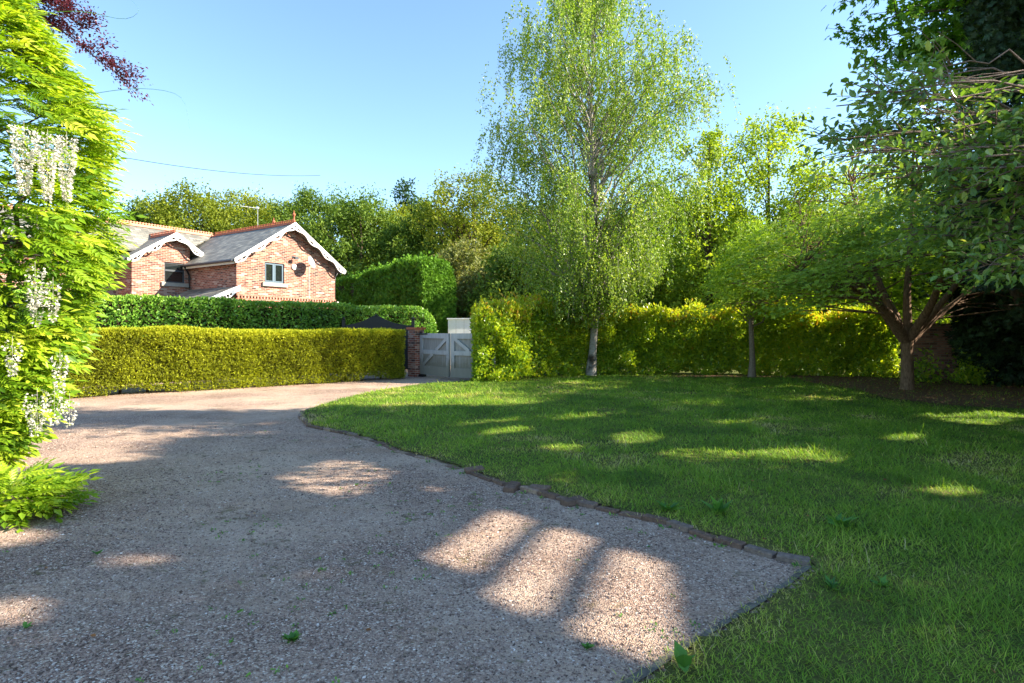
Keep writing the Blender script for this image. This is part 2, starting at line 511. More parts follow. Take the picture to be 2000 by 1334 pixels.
def gravelmat():
    m, nt, out = newmat('gravel')
    co = coord(nt)
    v = nt.nodes.new('ShaderNodeTexVoronoi'); v.inputs['Scale'].default_value = 100; nt.links.new(co, v.inputs['Vector'])
    sep = nt.nodes.new('ShaderNodeSeparateColor'); nt.links.new(v.outputs['Color'], sep.inputs[0])
    r = ramp(nt, [(0, (.08, .055, .045)), (.22, (.21, .145, .12)), (.5, (.35, .25, .205)), (.77, (.45, .34, .28)), (.92, (.58, .49, .42)), (1, (.82, .77, .70))], sep.outputs[0])
    n = noise(nt, .55, 5, .6, co)
    fines = ramp(nt, [(.40, (0, 0, 0)), (.62, (.75, .75, .75))], n.outputs[0])
    fine = noise(nt, 260, 3, .7, co)
    fc = ramp(nt, [(.3, (.42, .335, .275)), (.7, (.68, .56, .46))], fine.outputs[0])
    c = mixc(nt, fines.outputs[0], r.outputs[0], fc.outputs[0])
    # moss and soil stains
    n2 = noise(nt, 1.7, 6, .7, co)
    n3 = noise(nt, 14, 4, .7, co)
    ml = nt.nodes.new('ShaderNodeMath'); ml.operation = 'MULTIPLY'; nt.links.new(n2.outputs[0], ml.inputs[0]); nt.links.new(n3.outputs[0], ml.inputs[1])
    mk = ramp(nt, [(.30, (0, 0, 0)), (.38, (.75, .75, .75))], ml.outputs[0])
    c = mixc(nt, mk.outputs[0], c, (.10, .095, .035))
    # warm dry-leaf dust streaks
    mp = nt.nodes.new('ShaderNodeMapping'); mp.inputs['Scale'].default_value = (.35, 1.6, 1); mp.inputs['Rotation'].default_value = (0, 0, -.35); nt.links.new(co, mp.inputs[0])
    n4 = noise(nt, 1.6, 5, .65, mp.outputs[0])
    k4 = ramp(nt, [(.52, (0, 0, 0)), (.68, (.55, .55, .55))], n4.outputs[0])
    c = mixc(nt, k4.outputs[0], c, (.46, .33, .24))
    n5 = noise(nt, .75, 7, .72, co)
    k5 = ramp(nt, [(.53, (0, 0, 0)), (.70, (.5, .5, .5))], n5.outputs[0])
    c = mixc(nt, k5.outputs[0], c, (.13, .095, .065))
    c = mixc(nt, 1.0, c, (1.0, .91, .82), 'MULTIPLY')
    h = nt.nodes.new('ShaderNodeMath'); h.operation = 'SUBTRACT'; h.inputs[0].default_value = 1; nt.links.new(v.outputs['Distance'], h.inputs[1])
    pbsdf(nt, out, c, .85, .2, bump(nt, h.outputs[0], .8, .012))
    return m
M['gravel'] = gravelmat()


def pebblemat():
    m, nt, out = newmat('pebble')
    a = nt.nodes.new('ShaderNodeAttribute'); a.attribute_name = 'v'
    r = ramp(nt, [(0, (.06, .04, .03)), (.25, (.16, .105, .08)), (.5, (.29, .195, .15)), (.75, (.38, .275, .22)), (.90, (.60, .50, .43)), (1, (.85, .79, .72))], a.outputs['Fac'])
    pbsdf(nt, out, r.outputs[0], .7, .3)
    return m
M['pebble'] = pebblemat()


def soilmat():
    m, nt, out = newmat('turf_soil')
    co = coord(nt)
    n = noise(nt, .8, 6, .7, co); n2 = noise(nt, 30, 5, .7, co)
    r = ramp(nt, [(.35, (.055, .075, .018)), (.6, (.12, .12, .035)), (.75, (.20, .15, .08))], n.outputs[0])
    r2 = ramp(nt, [(.3, (.5, .5, .5)), (.7, (1.4, 1.4, 1.3))], n2.outputs[0])
    c = mixc(nt, 1.0, r.outputs[0], r2.outputs[0], 'MULTIPLY')
    pbsdf(nt, out, c, .95, .1, bump(nt, n2.outputs[0], .7, .03))
    return m
M['soil'] = soilmat()


def bedmat():
    m, nt, out = newmat('leaf_litter_soil')
    co = coord(nt)
    n2 = noise(nt, 22, 6, .75, co)
    r = ramp(nt, [(.3, (.05, .03, .02)), (.5, (.16, .09, .055)), (.75, (.34, .20, .13))], n2.outputs[0])
    pbsdf(nt, out, r.outputs[0], .95, .1, bump(nt, n2.outputs[0], .8, .04))
    return m
M['bed'] = bedmat()

# ------------------------------------------------------------------ chosen sunlit spots on the ground; crowns are cut open along rays to them
SUNNY = [  # first three: window-reflected sun, made instead by gaps cut in the conifers
    [(-0.10, 5.02), (0.22, 4.72), (-0.16, 3.78), (-0.50, 4.06)],
    [(0.36, 4.60), (0.66, 4.28), (0.24, 3.20), (-0.06, 3.50)],
    [(0.80, 4.14), (1.12, 3.80), (0.86, 2.74), (0.42, 3.06)],
    [(-2.58, 6.24), (-2.29, 7.05), (-1.76, 6.97), (-1.26, 6.35), (-1.36, 5.83), (-1.47, 5.44), (-1.7, 5.39), (-2.01, 5.64), (-2.45, 5.9)],
    [(1.75, 7.2), (2.24, 7.55), (2.85, 7.3), (3.8, 7.75), (3.95, 6.9), (3.4, 6.35), (2.62, 6.35), (2.2, 6.5), (1.8, 6.7)],
    [(1.35, 8.6), (2.1, 8.9), (2.1, 8.0), (1.45, 7.7)], [(-.6, 8.9), (.2, 9.3), (.3, 8.8), (-.5, 8.4)], [(3.3, 9.9), (4.3, 10.3), (4.4, 9.7), (3.4, 9.4)], [(-1.3, 9.4), (-.6, 10.0), (-.5, 9.6), (-1.1, 9.0)],
    [(5.2, 8.3), (6.0, 8.6), (6.0, 8.2), (5.3, 7.9)], [(3.9, 5.6), (4.4, 5.8), (4.5, 5.5), (4.0, 5.3)], [(.9, 10.6), (1.9, 11.1), (2.0, 10.5), (1.0, 10.1)],
    [(0.33, 6.13), (0.63, 6.40), (0.69, 5.93), (0.41, 5.68)],
    [(5.4, 15.2), (8.0, 16.2), (9.0, 14.9), (7.5, 12.6), (5.4, 12.9)], [(2.8, 12.2), (4.4, 12.9), (4.6, 11.9), (3.0, 11.4)],
    [(0.38, 7.75), (0.78, 7.9), (0.75, 7.2), (0.42, 7.1)],
    [(7.5, 10.5), (9.6, 11.11), (9.1, 10.1), (7.5, 9.3)],
    [(-1.40, 3.48), (-1.14, 3.52), (-1.10, 3.34), (-1.3, 3.28)],
    [(-2.85, 4.04), (-2.57, 4.12), (-2.40, 3.91), (-2.61, 3.80)],
    [(-3.1, 3.32), (-2.83, 3.42), (-2.58, 3.2), (-2.73, 3.02)],
    [(-1.45, 5.30), (-1.08, 5.26), (-0.98, 5.08), (-1.29, 5.06)],
    [(-0.96, 5.85), (-0.56, 5.85), (-0.5, 5.62), (-0.88, 5.6)],
    [(-2.1, 4.6), (-1.9, 4.66), (-1.7, 4.5), (-1.95, 4.42)],
]
FAR_EDGE = [(-4.6, -3), (-4.3, 3.0), (-3.85, 4.3), (-4.6, 5.0), (-4.3, 5.6), (-5.3, 6.6), (-4.6, 7.5), (-4.7, 8.1), (-3.6, 8.7), (-2.7, 9.5),
            (-1.9, 10.0), (-1.0, 10.9), (0.3, 12.0), (1.4, 13.8), (3.0, 15.6), (4.6, 18.0), (9, 24), (40, 60), (-60, 60), (-60, -3)]


def passing(P, spots, prob):
    """sun gaps: leaves standing in the sun's way to the crowns that hang in front"""
    S = np.array(SUN_DIR); k = np.zeros(len(P), bool)
    for c, r in spots:
        w = P - np.array(c); t = w @ S
        dd = np.linalg.norm(w - t[:, None] * S, axis=1)
        k |= (t > 0) & (dd < r)
    gx = P[:, 0] - SH[0] * COT * P[:, 2]; gy = P[:, 1] - SH[1] * COT * P[:, 2]
    return k & (vnoise(gx, gy, 1.3, 33) * .6 + vnoise(gx, gy, 3.1, 34) * .4 < prob)


def sunny(x, y, z, far=True):
    """does the ray through (x,y,z) reach one of the sunny spots on the ground?"""
    gx = x - SH[0] * COT * z; gy = y - SH[1] * COT * z
    wx = gx + .10 * (vnoise(gx, gy, 4, 5) - .5); wy = gy + .10 * (vnoise(gx, gy, 4, 6) - .5)
    r = np.zeros(gx.shape, bool)
    for i, p in enumerate(SUNNY):
        if i < 3:
            c = np.mean(p, axis=0); r |= inpoly(gx, gy, [(c[0] + (a[0] - c[0]) * 1.2 - .07, c[1] + (a[1] - c[1]) * 1.2) for a in p])
        else: r |= inpoly(wx + .12 * (vnoise(gx, gy, 9, 7) - .5), wy + .12 * (vnoise(gx, gy, 9, 8) - .5), p)
    if not far: return r
    ex = gx + 1.1 * (vnoise(gx, gy, 1.1, 9) - .5); ey = gy + 1.1 * (vnoise(gx, gy, 1.1, 10) - .5)
    r |= inpoly(ex, ey, FAR_EDGE)
    return r


# ------------------------------------------------------------------ ground
KERB = [(-4.0, 11.7), (-4.03, 10.95), (-3.87, 10.4), (-3.34, 9.41), (-2.86, 9.0), (-2.24, 8.46), (-1.84, 8.01), (-1.47, 7.44), (-1.04, 7.03), (-0.53, 6.44),
        (-0.11, 5.89), (0.28, 5.52), (0.65, 5.18), (0.88, 4.99), (1.26, 4.70), (1.46, 4.41), (1.68, 4.16), (1.92, 3.93), (2.05, 3.85)]
CONC = [(2.02, 3.85), (1.71, 3.55), (1.44, 3.32), (1.18, 3.11), (0.98, 2.95), (0.83, 2.82), (0.57, 2.59), (0.2, 2.28), (-0.4, 1.75)]
LAWN = KERB[::-1] + [(-3.75, 13.67), (-3.35, 15.19), (-2.54, 16.61), (-1.2, 17.6), (1, 18.9), (2.6, 20), (5.2, 20), (8, 19.6), (11, 18.5), (14, 18), (24, 17),
                     (24, 1), (-0.3, 1.75)][0:] 
LAWN = LAWN + CONC[::-1][1:]
BED = [(9.0, 18.6), (7.0, 18.4), (5.5, 18.9), (5.5, 19.6), (8, 19.8), (14, 18.4), (22, 17.6), (22, 10), (14, 9.8), (11.2, 10.6), (9.2, 11.8), (8.6, 13.2), (9.0, 15), (8.8, 16.6)]


def lawn_z(x, y):
    return 0.03 + 0.05 * (vnoise(x, y, .25, 3) - .3) * np.clip((y - 4) / 6, 0, 1)


g = MB(); g.add([(-400, -60, 0), (400, -60, 0), (400, 700, 0), (-400, 700, 0)], [[(0, 1, 2, 3)]])
tag(g.build('ground', M['soil']), kind='structure')

GR = MB()
GR.add([(-30, -6, .004), (3, -6, .004), (3, 4.5, .004), (-3, 12, .004), (-.6, 17.4, .004), (-.6, 20, .004), (-2, 34, .004), (-30, 34, .004)], [[(0, 1, 2, 3, 4, 5, 6, 7)]])
tag(GR.build('gravel_drive', M['gravel']), kind='structure')


def grid_sheet(name, poly, step, zf, mat, dz=0.0):
    xs = np.arange(min(p[0] for p in poly), max(p[0] for p in poly) + step, step)
    ys = np.arange(min(p[1] for p in poly), max(p[1] for p in poly) + step, step)
    X, Y = np.meshgrid(xs, ys, indexing='ij')
    ins = inpoly(X, Y, poly)
    ny = len(ys)
    keep = ins[:-1, :-1] & ins[1:, :-1] & ins[1:, 1:] & ins[:-1, 1:]
    I, J = np.nonzero(keep)
    a = I * ny + J
    F = np.stack([a, a + ny, a + ny + 1, a + 1], 1)
    Z = zf(X, Y) + dz
    m = MB(); m.add(np.stack([X, Y, Z], -1).reshape(-1, 3), [F])
    return m.build(name, mat, smooth=True)


tag(grid_sheet('lawn_soil', LAWN, .06, lawn_z, M['soil']), kind='structure')
tag(grid_sheet('leaf_litter_bed', BED, .1, lawn_z, M['bed'], .012), kind='structure')


def path_at(path, ds):
    P = np.array(path, float)
    seg = np.linalg.norm(np.diff(P, axis=0), axis=1); cum = np.concatenate([[0], np.cumsum(seg)])
    d = np.arange(ds / 2, cum[-1], ds) if np.isscalar(ds) else np.asarray(ds)
    x = np.interp(d, cum, P[:, 0]); y = np.interp(d, cum, P[:, 1])
    k = np.clip(np.searchsorted(cum, d) - 1, 0, len(seg) - 1)
    t = (P[k + 1] - P[k]) / seg[k][:, None]
    return np.stack([x, y], 1), t, cum[-1]


# concrete edging strip in short lengths joined in one piece
ce = MB()
Pc, Tc, Lc = path_at(CONC, .05)
for (a, b, t1, t2) in zip(Pc[:-1], Pc[1:], Tc[:-1], Tc[1:]):
    n1 = np.array([-t1[1], t1[0]]); n2 = np.array([-t2[1], t2[0]])
    w = .010 + .026 * random.random()
    V = [(*(a - n1 * w), -.05), (*(a + n1 * .02), -.05), (*(b + n2 * .02), -.05), (*(b - n2 * w), -.05),
         (*(a - n1 * w), .013), (*(a + n1 * .02), .017), (*(b + n2 * .02), .017), (*(b - n2 * w), .013)]
    ce.add(V, [[(4, 5, 6, 7), (0, 1, 5, 4), (3, 2, 6, 7)]])
tag(ce.build('concrete_edging', M['concrete']), 'weathered grey concrete edging strip between gravel and grass at lower right', 'edging')

# kerb bricks: each brick its own object
def brick_mesh(seed, L=.205, W=.082, H=.06):
    r = random.Random(seed); m = MB()
    c = .008
    V = []
    for z, q in ((0, 0), (H - c, 0), (H, c)):
        for sx, sy in ((-1, -1), (1, -1), (1, 1), (-1, 1)):
            V.append((sx * (L / 2 - q) + r.uniform(-.004, .004), sy * (W / 2 - q) + r.uniform(-.004, .004), z + (r.uniform(-.004, .003) if z else 0)))
    F = [(i * 4 + j, i * 4 + (j + 1) % 4, (i + 1) * 4 + (j + 1) % 4, (i + 1) * 4 + j) for i in range(2) for j in range(4)]
    m.add(V, [F, [(8, 9, 10, 11)], [(3, 2, 1, 0)]])
    return m
bricks = [brick_mesh(s).build('kerb_brick', M['kerbbrick']) for s in range(4)]
for i, b in enumerate(bricks): b.location = (0, 0, -5)
Pk, Tk, Lk = path_at(KERB, .222)
used = [False] * 4
ONES = ['', 'first', 'second', 'third', 'fourth', 'fifth', 'sixth', 'seventh', 'eighth', 'ninth', 'tenth', 'eleventh', 'twelfth', 'thirteenth', 'fourteenth',
        'fifteenth', 'sixteenth', 'seventeenth', 'eighteenth', 'nineteenth', 'twentieth']
def ordinal(n):
    if n <= 20: return ONES[n]
    t = {2: 'twenty', 3: 'thirty', 4: 'forty', 5: 'fifty'}[n // 10]
    return t[:-1] + 'ieth' if n % 10 == 0 else t + '-' + ONES[n % 10]
NBK = sum(1 for i in range(len(path_at(KERB, .222)[0])) if not (26 <= i <= 29 and i != 28))
nb = 0
for i, (p, t) in enumerate(zip(Pk, Tk)):
    if 26 <= i <= 29 and i != 28: continue
    k = random.randrange(4)
    o = bricks[k]
    if used[k]:
        o = bricks[k].copy(); COL.objects.link(o)
    used[k] = True
    n = np.array([t[1], -t[0]])
    # inward = lawn side lies to the left of travel for this path
    o.location = (p[0] - n[0] * -.0 + random.uniform(-.008, .008), p[1] + random.uniform(-.008, .008), random.uniform(-.028, -.012) - (.02 if 17 <= i <= 29 else 0))
    o.rotation_euler = (rad(random.uniform(-4, 4)), rad(random.uniform(-2, 2)), math.atan2(t[1], t[0]) + rad(random.uniform(-5, 5)))
    tag(o, 'weathered brick in the lawn kerb, ' + ordinal(NBK - nb) + ' from the right-hand gravel corner', 'brick', 'bricks in the kerb along the lawn')
    nb += 1
LOOSE = [(-.42, 6.38, 18, 'loose brick lying flat and turned sideways at the lawn kerb, farthest of the loose ones'),
         (0.0, 5.83 - .14, 70, 'loose pale brick lying out on the gravel beside the lawn kerb'),
         (.27, 5.62, -28, 'loose brick with a pale worn top leaning back on the lawn edge'),
         (.56, 5.22, 30, 'dark flat brick laid crosswise in the kerb, nearest of the loose ones')]
for x, y, a, lab in LOOSE:
    o = brick_mesh(int(a) + 50, .21, .11, .06).build('loose_brick', M['kerbbrick'])
    o.location = (x, y, .0); o.rotation_euler = (rad(4), rad(-3), rad(a))
    tag(o, lab, 'brick')

# pebbles
ST = ([(1, 0, 0), (0, 1, 0), (-1, 0, 0), (0, -1, 0), (0, 0, .7), (.5, .5, .55), (-.5, -.5, .5)],
      [(0, 1, 5), (1, 4, 5), (0, 5, 4), (1, 2, 4), (2, 6, 4), (2, 3, 6), (3, 4, 6), (3, 0, 4)])
pb = MB()
for y0, y1, dens, sz in ((1.9, 4.2, 4600, .0056), (4.2, 6.5, 2300, .0068), (6.5, 9.5, 500, .008)):
    n = int((y1 - y0) * 2 * (y1 + .6) * dens)
    y = RG.uniform(y0, y1, n); x = RG.uniform(-1, 1, n) * (y1 + .6)
    k = (np.abs(x) < y * .95 + .5) & ~inpoly(x, y, LAWN)
    k &= RG.random(n) < np.clip(1.35 - 1.7 * (.6 * vnoise(x + .5 * y, y * .35, 1.1, 2) + .4 * vnoise(x, y, 1.7, 4) - .15), .12, 1)
    x, y = x[k], y[k]; n = len(x)
    a = RG.uniform(0, 6.28, n); d = np.stack([np.cos(a), np.sin(a), RG.normal(0, .25, n)], 1)
    R = frames(d, np.array([0, 0, 1.0]) + RG.normal(0, .25, (n, 3)))
    S = sz * RG.lognormal(0, .32, n)[:, None] * np.stack([RG.uniform(.6, 1.1, n), RG.uniform(.8, 1.3, n), RG.uniform(.6, 1, n)], 1)
    pb.scatter(ST, np.stack([x, y, np.full(n, .004)], 1), R, S, RG.beta(1.7, 2.2, n))
tag(pb.build('gravel_stones', M['pebble']), 'pinkish grey and white gravel stones strewn over the drive', 'gravel', kind='stuff')

# ------------------------------------------------------------------ grass
BLADE = ([(-.5, 0, 0), (.5, 0, 0), (.38, .5, .06), (-.38, .5, .06), (0, 1, .28)], [(0, 1, 2, 3), (3, 2, 4)])
gb = MB()
for y0, y1, dens, wd, ht in ((1.7, 4.0, 6200, .0032, .048), (4.0, 6.5, 4200, .0042, .052), (6.5, 10, 2300, .0065, .055), (10, 14, 1300, .0095, .06), (14, 20.3, 800, .013, .06)):
    xa, xb = -5, 1.0 * y1 + 1.5
    n = int((y1 - y0) * (xb - xa) * dens)
    y = RG.uniform(y0, y1, n); x = RG.uniform(xa, xb, n)
    k = (np.abs(x) < y * .97 + .8)
    x, y = x[k], y[k]
    k = inpoly(x + RG.normal(0, .035, len(x)), y + RG.normal(0, .035, len(y)), LAWN)
    x, y = x[k], y[k]
    inb = inpoly(x + 1.2 * (vnoise(x, y, .9, 21) - .5) + RG.normal(0, .3, len(x)), y + 1.2 * (vnoise(x, y, .9, 22) - .5) + RG.normal(0, .3, len(x)), BED)
    # bare, thin, dry turf close to the edges
    edge = np.full(len(x), 9.0)
    for q in path_at(KERB + CONC[1:], .1)[0]:
        edge = np.minimum(edge, (x - q[0]) ** 2 + (y - q[1]) ** 2)
    edge = np.sqrt(edge)
    patch = vnoise(x, y, .9, 12) * .6 + vnoise(x, y, 2.7, 13) * .4
    thin = np.clip(1.05 - .72 * np.exp(-edge / .14), 0, 1) * np.where(inb, .12, 1) * np.where(patch > .66, .62, 1)
    k = RG.random(len(x)) < thin
    x, y, edge, patch, inb = x[k], y[k], edge[k], patch[k], inb[k]; n = len(x)
    a = RG.uniform(0, 6.28, n)
    lean = RG.uniform(.35, 1.7, n)
    d = np.stack([np.cos(a) * lean, np.sin(a) * lean, np.ones(n)], 1)
    R = frames(d, np.stack([np.cos(a), np.sin(a), -lean], 1))
    tuft = vnoise(x, y, 1.9, 14) ** 2
    h = ht * RG.lognormal(0, .3, n) * (.55 + 1.0 * tuft + .5 * vnoise(x, y, 7, 15)) * (1 - .35 * np.exp(-edge / .2))
    h *= np.where(RG.random(n) < .012, 2.2, 1)
    w = wd * RG.uniform(.7, 1.3, n)
    S = np.stack([w, h, h], 1)
    v = .30 + .22 * (vnoise(x, y, .5, 16) - .5) + .26 * (vnoise(x, y, 2.2, 18) - .5) + RG.normal(0, .10, n)
    v += .55 * np.exp(-edge / .20) * (vnoise(x, y, 3.0, 17) > .25) + np.clip((patch - .58) * 2.0, 0, .4)
    v += np.where(RG.random(n) < .11, .36, 0) - .22 * (vnoise(x, y, 1.5, 19) > .68)
    gb.scatter(BLADE, np.stack([x, y, lawn_z(x, y) - .004], 1), R, S, np.clip(v, 0, 1))
tag(gb.build('lawn_grass', M['grass']), 'uneven green lawn grass with dry straw patches', 'grass', kind='stuff')


# dead leaves (stuff)
dl = MB()
def dead(n, poly, size):
    xs = [p[0] for p in poly]; ys = [p[1] for p in poly]
    x = RG.uniform(min(xs), max(xs), n); y = RG.uniform(min(ys), max(ys), n)
    k = inpoly(x, y, poly); x, y = x[k], y[k]; n = len(x)
    z = np.where(inpoly(x, y, LAWN), .06, .012)
    d = rdirs(n); d[:, 2] *= .2
    dl.scatter(KITE, np.stack([x, y, z], 1), frames(d, np.array([0, 0, 1.0]) + RG.normal(0, .3, (n, 3))), size * RG.uniform(.5, 1.3, n), RG.random(n))
dead(5200, BED, .06)
dead(2600, [(-10.5, 12.6), (-3.2, 18.4), (-3.6, 18.8), (-10.8, 13.2)], .035)
dead(500, [(-10.5, 11.6), (-3.2, 17.0), (-3.6, 18.4), (-10.8, 13.2)], .03)
dead(70, [(-3, 2.3), (3, 2.3), (4, 8), (-5, 9)], .03)
dead(160, [(.8, 2.2), (5, 2.2), (11, 11), (-.5, 8)], .035)
tag(dl.build('fallen_leaves', M['deadleaf']), 'scattered brown and orange fallen leaves on soil and gravel edges', 'leaves', kind='stuff')


# weeds
def rosette(name, label, loc, n, size, up=.5, mat='weed', group=None, narrow=False, cat='weed'):
    m = MB()
    a = np.linspace(0, 6.28, n, endpoint=False) + RG.normal(0, .3, n)
    u = RG.uniform(up * .5, up * 1.5, n)
    d = np.stack([np.cos(a), np.sin(a), u], 1)
    P = np.zeros((n, 3)); P[:, :2] = RG.normal(0, size * .12, (n, 2))
    m.scatter(NARROW if narrow else LEAF6, P, frames(d, np.array([0, 0, 1.0]) + RG.normal(0, .15, (n, 3))), size * RG.uniform(.4, 1.15, n), RG.uniform(.0, .7, n))
    o = m.build(name, M[mat]); o.location = loc
    return tag(o, label, cat, group)


def wz(x, y): return float(lawn_z(np.array(x), np.array(y)))
WEEDS = [(1.35, 4.95, 13, .16, 'tall dandelion clump standing in the grass just behind the brick kerb'),
         (1.78, 4.9, 15, .20, 'largest upright dock plant in the grass behind the brick kerb'),
         (2.62, 4.55, 14, .19, 'broad-leaved weed spreading star-shaped on the shaded lawn right of the kerb corner'),
         (1.95, 3.46, 9, .11, 'low dandelion leaves at the corner where kerb and concrete edging meet'),
         (2.28, 3.5, 7, .10, 'dandelion with one long leaf in the lawn near the kerb corner'),
         (.80, 2.62, 3, .17, 'single tall upright dock leaf beside the concrete edging at the bottom'),
         (4.25, 4.6, 10, .12, 'small flat rosette weed in the far right lawn grass')]
for x, y, n, s, lab in WEEDS:
    rosette('broadleaf_weed', lab, (x, y, wz(x, y)), n + 8 if n > 3 else n, s * (.8 if n > 3 else 1), 1.6 if n in (3, 15) else .9, narrow=n > 3)
GW = [(-1.13, 2.92, 26, .055, 'leafy green weed patch growing through gravel at the bottom of the drive'),
      (-2.6, 3.05, 9, .04, 'tiny two-tuft weed in the gravel at the lower left'),
      (-2.95, 4.05, 5, .05, 'slim upright seedling in gravel beside the climber'),
      (.38, 2.85, 16, .045, 'yellowish green weed tuft at the edge of the bright gravel patch')]
for x, y, n, s, lab in GW:
    rosette('gravel_weed', lab, (x, y, .006), n, s, .8)
sd = MB()
n = 1500
x = RG.uniform(-4.5, 2.3, n); y = RG.uniform(2.3, 9, n)
k = ~inpoly(x, y, LAWN) & (vnoise(x, y, 1.3, 31) + .5 * vnoise(x, y, 6, 32) > .98)
x, y = x[k], y[k]; n = len(x)
P = np.repeat(np.stack([x, y, np.full(n, .006)], 1), 7, 0) + RG.normal(0, .012, (n * 7, 3)) * (1, 1, 0)
sd.scatter(KITE, P, frames(rdirs(n * 7, .7), np.array([0, 0, 1.0]) + RG.normal(0, .3, (n * 7, 3))), .016 * RG.uniform(.5, 1.4, n * 7), RG.random(n * 7))
Pk2, _, _ = path_at(KERB[6:], .25)
for q in Pk2:
    if random.random() < .45:
        k = 12; P = np.array([(q[0] - .05, q[1] - .06, .004)]) + RG.normal(0, .025, (k, 3)) * (1, 1, 0)
        sd.scatter(KITE, P, frames(rdirs(k, .7), np.array([0, 0, 1.0]) + RG.normal(0, .3, (k, 3))), .03 * RG.uniform(.5, 1.4, k), RG.random(k))
tag(sd.build('moss_and_seedlings', M['weed']), 'tiny green moss tufts and seedlings dotted over the gravel', 'seedlings', kind='stuff')


# ------------------------------------------------------------------ trees
def limb(mb, p0, p1, r0, r1, sag=.0, wob=.08, n=6, sides=5):
    t = np.linspace(0, 1, n)
    P = np.array(p0)[None, :] * (1 - t)[:, None] + np.array(p1)[None, :] * t[:, None]
    L = np.linalg.norm(np.array(p1) - np.array(p0))
    P[:, 2] += sag * L * np.sin(t * math.pi)
    P[1:-1] += RG.normal(0, wob * L * .3, (n - 2, 3))
    mb.tube(P, r0 + (r1 - r0) * t, sides, cap=False)
    return P


def tree(name, label, base, H, prof, leafm, nclump, nleaf, lsize, group=None, cat='tree', bark='bark', tr=.25, clump=.18, flat=1.0,
         tpl=KITE, nlimb=26, z0=0., lean=(0, 0), shell=.45, lump=.35, droop=0., seed=0, dark_under=0, rej=False, vbias=0.):
    """prof: list of (height fraction, radius m)"""
    root = empty(name, (base[0], base[1], 0), 0, label, cat, group)
    zf = np.array([p[0] for p in prof]); rf = np.array([p[1] for p in prof])
    # clump centres
    q = nclump * 3
    t = RG.uniform(zf[0], zf[-1], q)
    r = np.interp(t, zf, rf)
    keep = RG.random(q) < r / rf.max() * .9 + .1
    t, r = t[keep][:nclump], r[keep][:nclump]; q = len(t)
    a = RG.uniform(0, 2 * np.pi, q)
    rr = RG.random(q) ** shell
    lp = 1 + lump * (vnoise(a * 1.6 + seed * 7, t * 7 + seed, 1, 40) - .5) * 2
    C = np.stack([np.cos(a) * r * rr * lp + lean[0] * t * H, np.sin(a) * r * rr * lp + lean[1] * t * H, t * H], 1)
    cr = clump * rf.max() * RG.uniform(.6, 1.3, q)
    cv = RG.normal(0, .10, q)
    idx = np.repeat(np.arange(q), nleaf)
    off = np.clip(RG.normal(0, .46, (len(idx), 3)), -.95, .95); off[:, 2] *= flat
    P = C[idx] + off * cr[idx][:, None]
    if droop: P[:, 2] -= droop * np.hypot(off[:, 0], off[:, 1]) * cr[idx]
    out = unit(np.stack([P[:, 0], P[:, 1], np.full(len(P), .4 * rf.max())], 1))
    d = unit(rdirs(len(P)) + out * .5 + np.array([0, 0, -.25]))
    nr = unit(rdirs(len(P)) + np.array([0, 0, 1.1]))
    v = .5 + cv[idx] + RG.normal(0, .16, len(P)) + vbias
    if rej:
        k = ~sunny(P[:, 0] + base[0], P[:, 1] + base[1], P[:, 2]); P, d, nr, v = P[k], d[k], nr[k], v[k]
    m = MB(); m.scatter(tpl, P, frames(d, nr), lsize * RG.uniform(.65, 1.3, len(P)), np.clip(v, 0, 1))
    m.build('crown', M[leafm], root)
    w = MB()
    top = H * (zf[-1] * .93)
    n = 9; tt = np.linspace(0, 1, n)
    T = np.stack([lean[0] * tt * top, lean[1] * tt * top, tt * top], 1)
    T[1:, :2] += RG.normal(0, .02 * tr * 8, (n - 1, 2))
    w.tube(T, tr * (1 - tt * .88) * np.where(tt == 0, 1.35, 1), 9, cap=False)
    for i in RG.choice(q, min(nlimb, q), replace=False):
        c = C[i]; zb = max(H * .12, c[2] - .55 * math.hypot(c[0], c[1]) - .08 * H)
        f = min(zb / top, .95)
        b = np.array([lean[0] * zb, lean[1] * zb, zb])
        limb(w, b, c, tr * (1 - f * .85) * .38, tr * .05 + .008, .06, .12, 6, 5)
    w.build('trunk', M[bark], root, True)
    return root


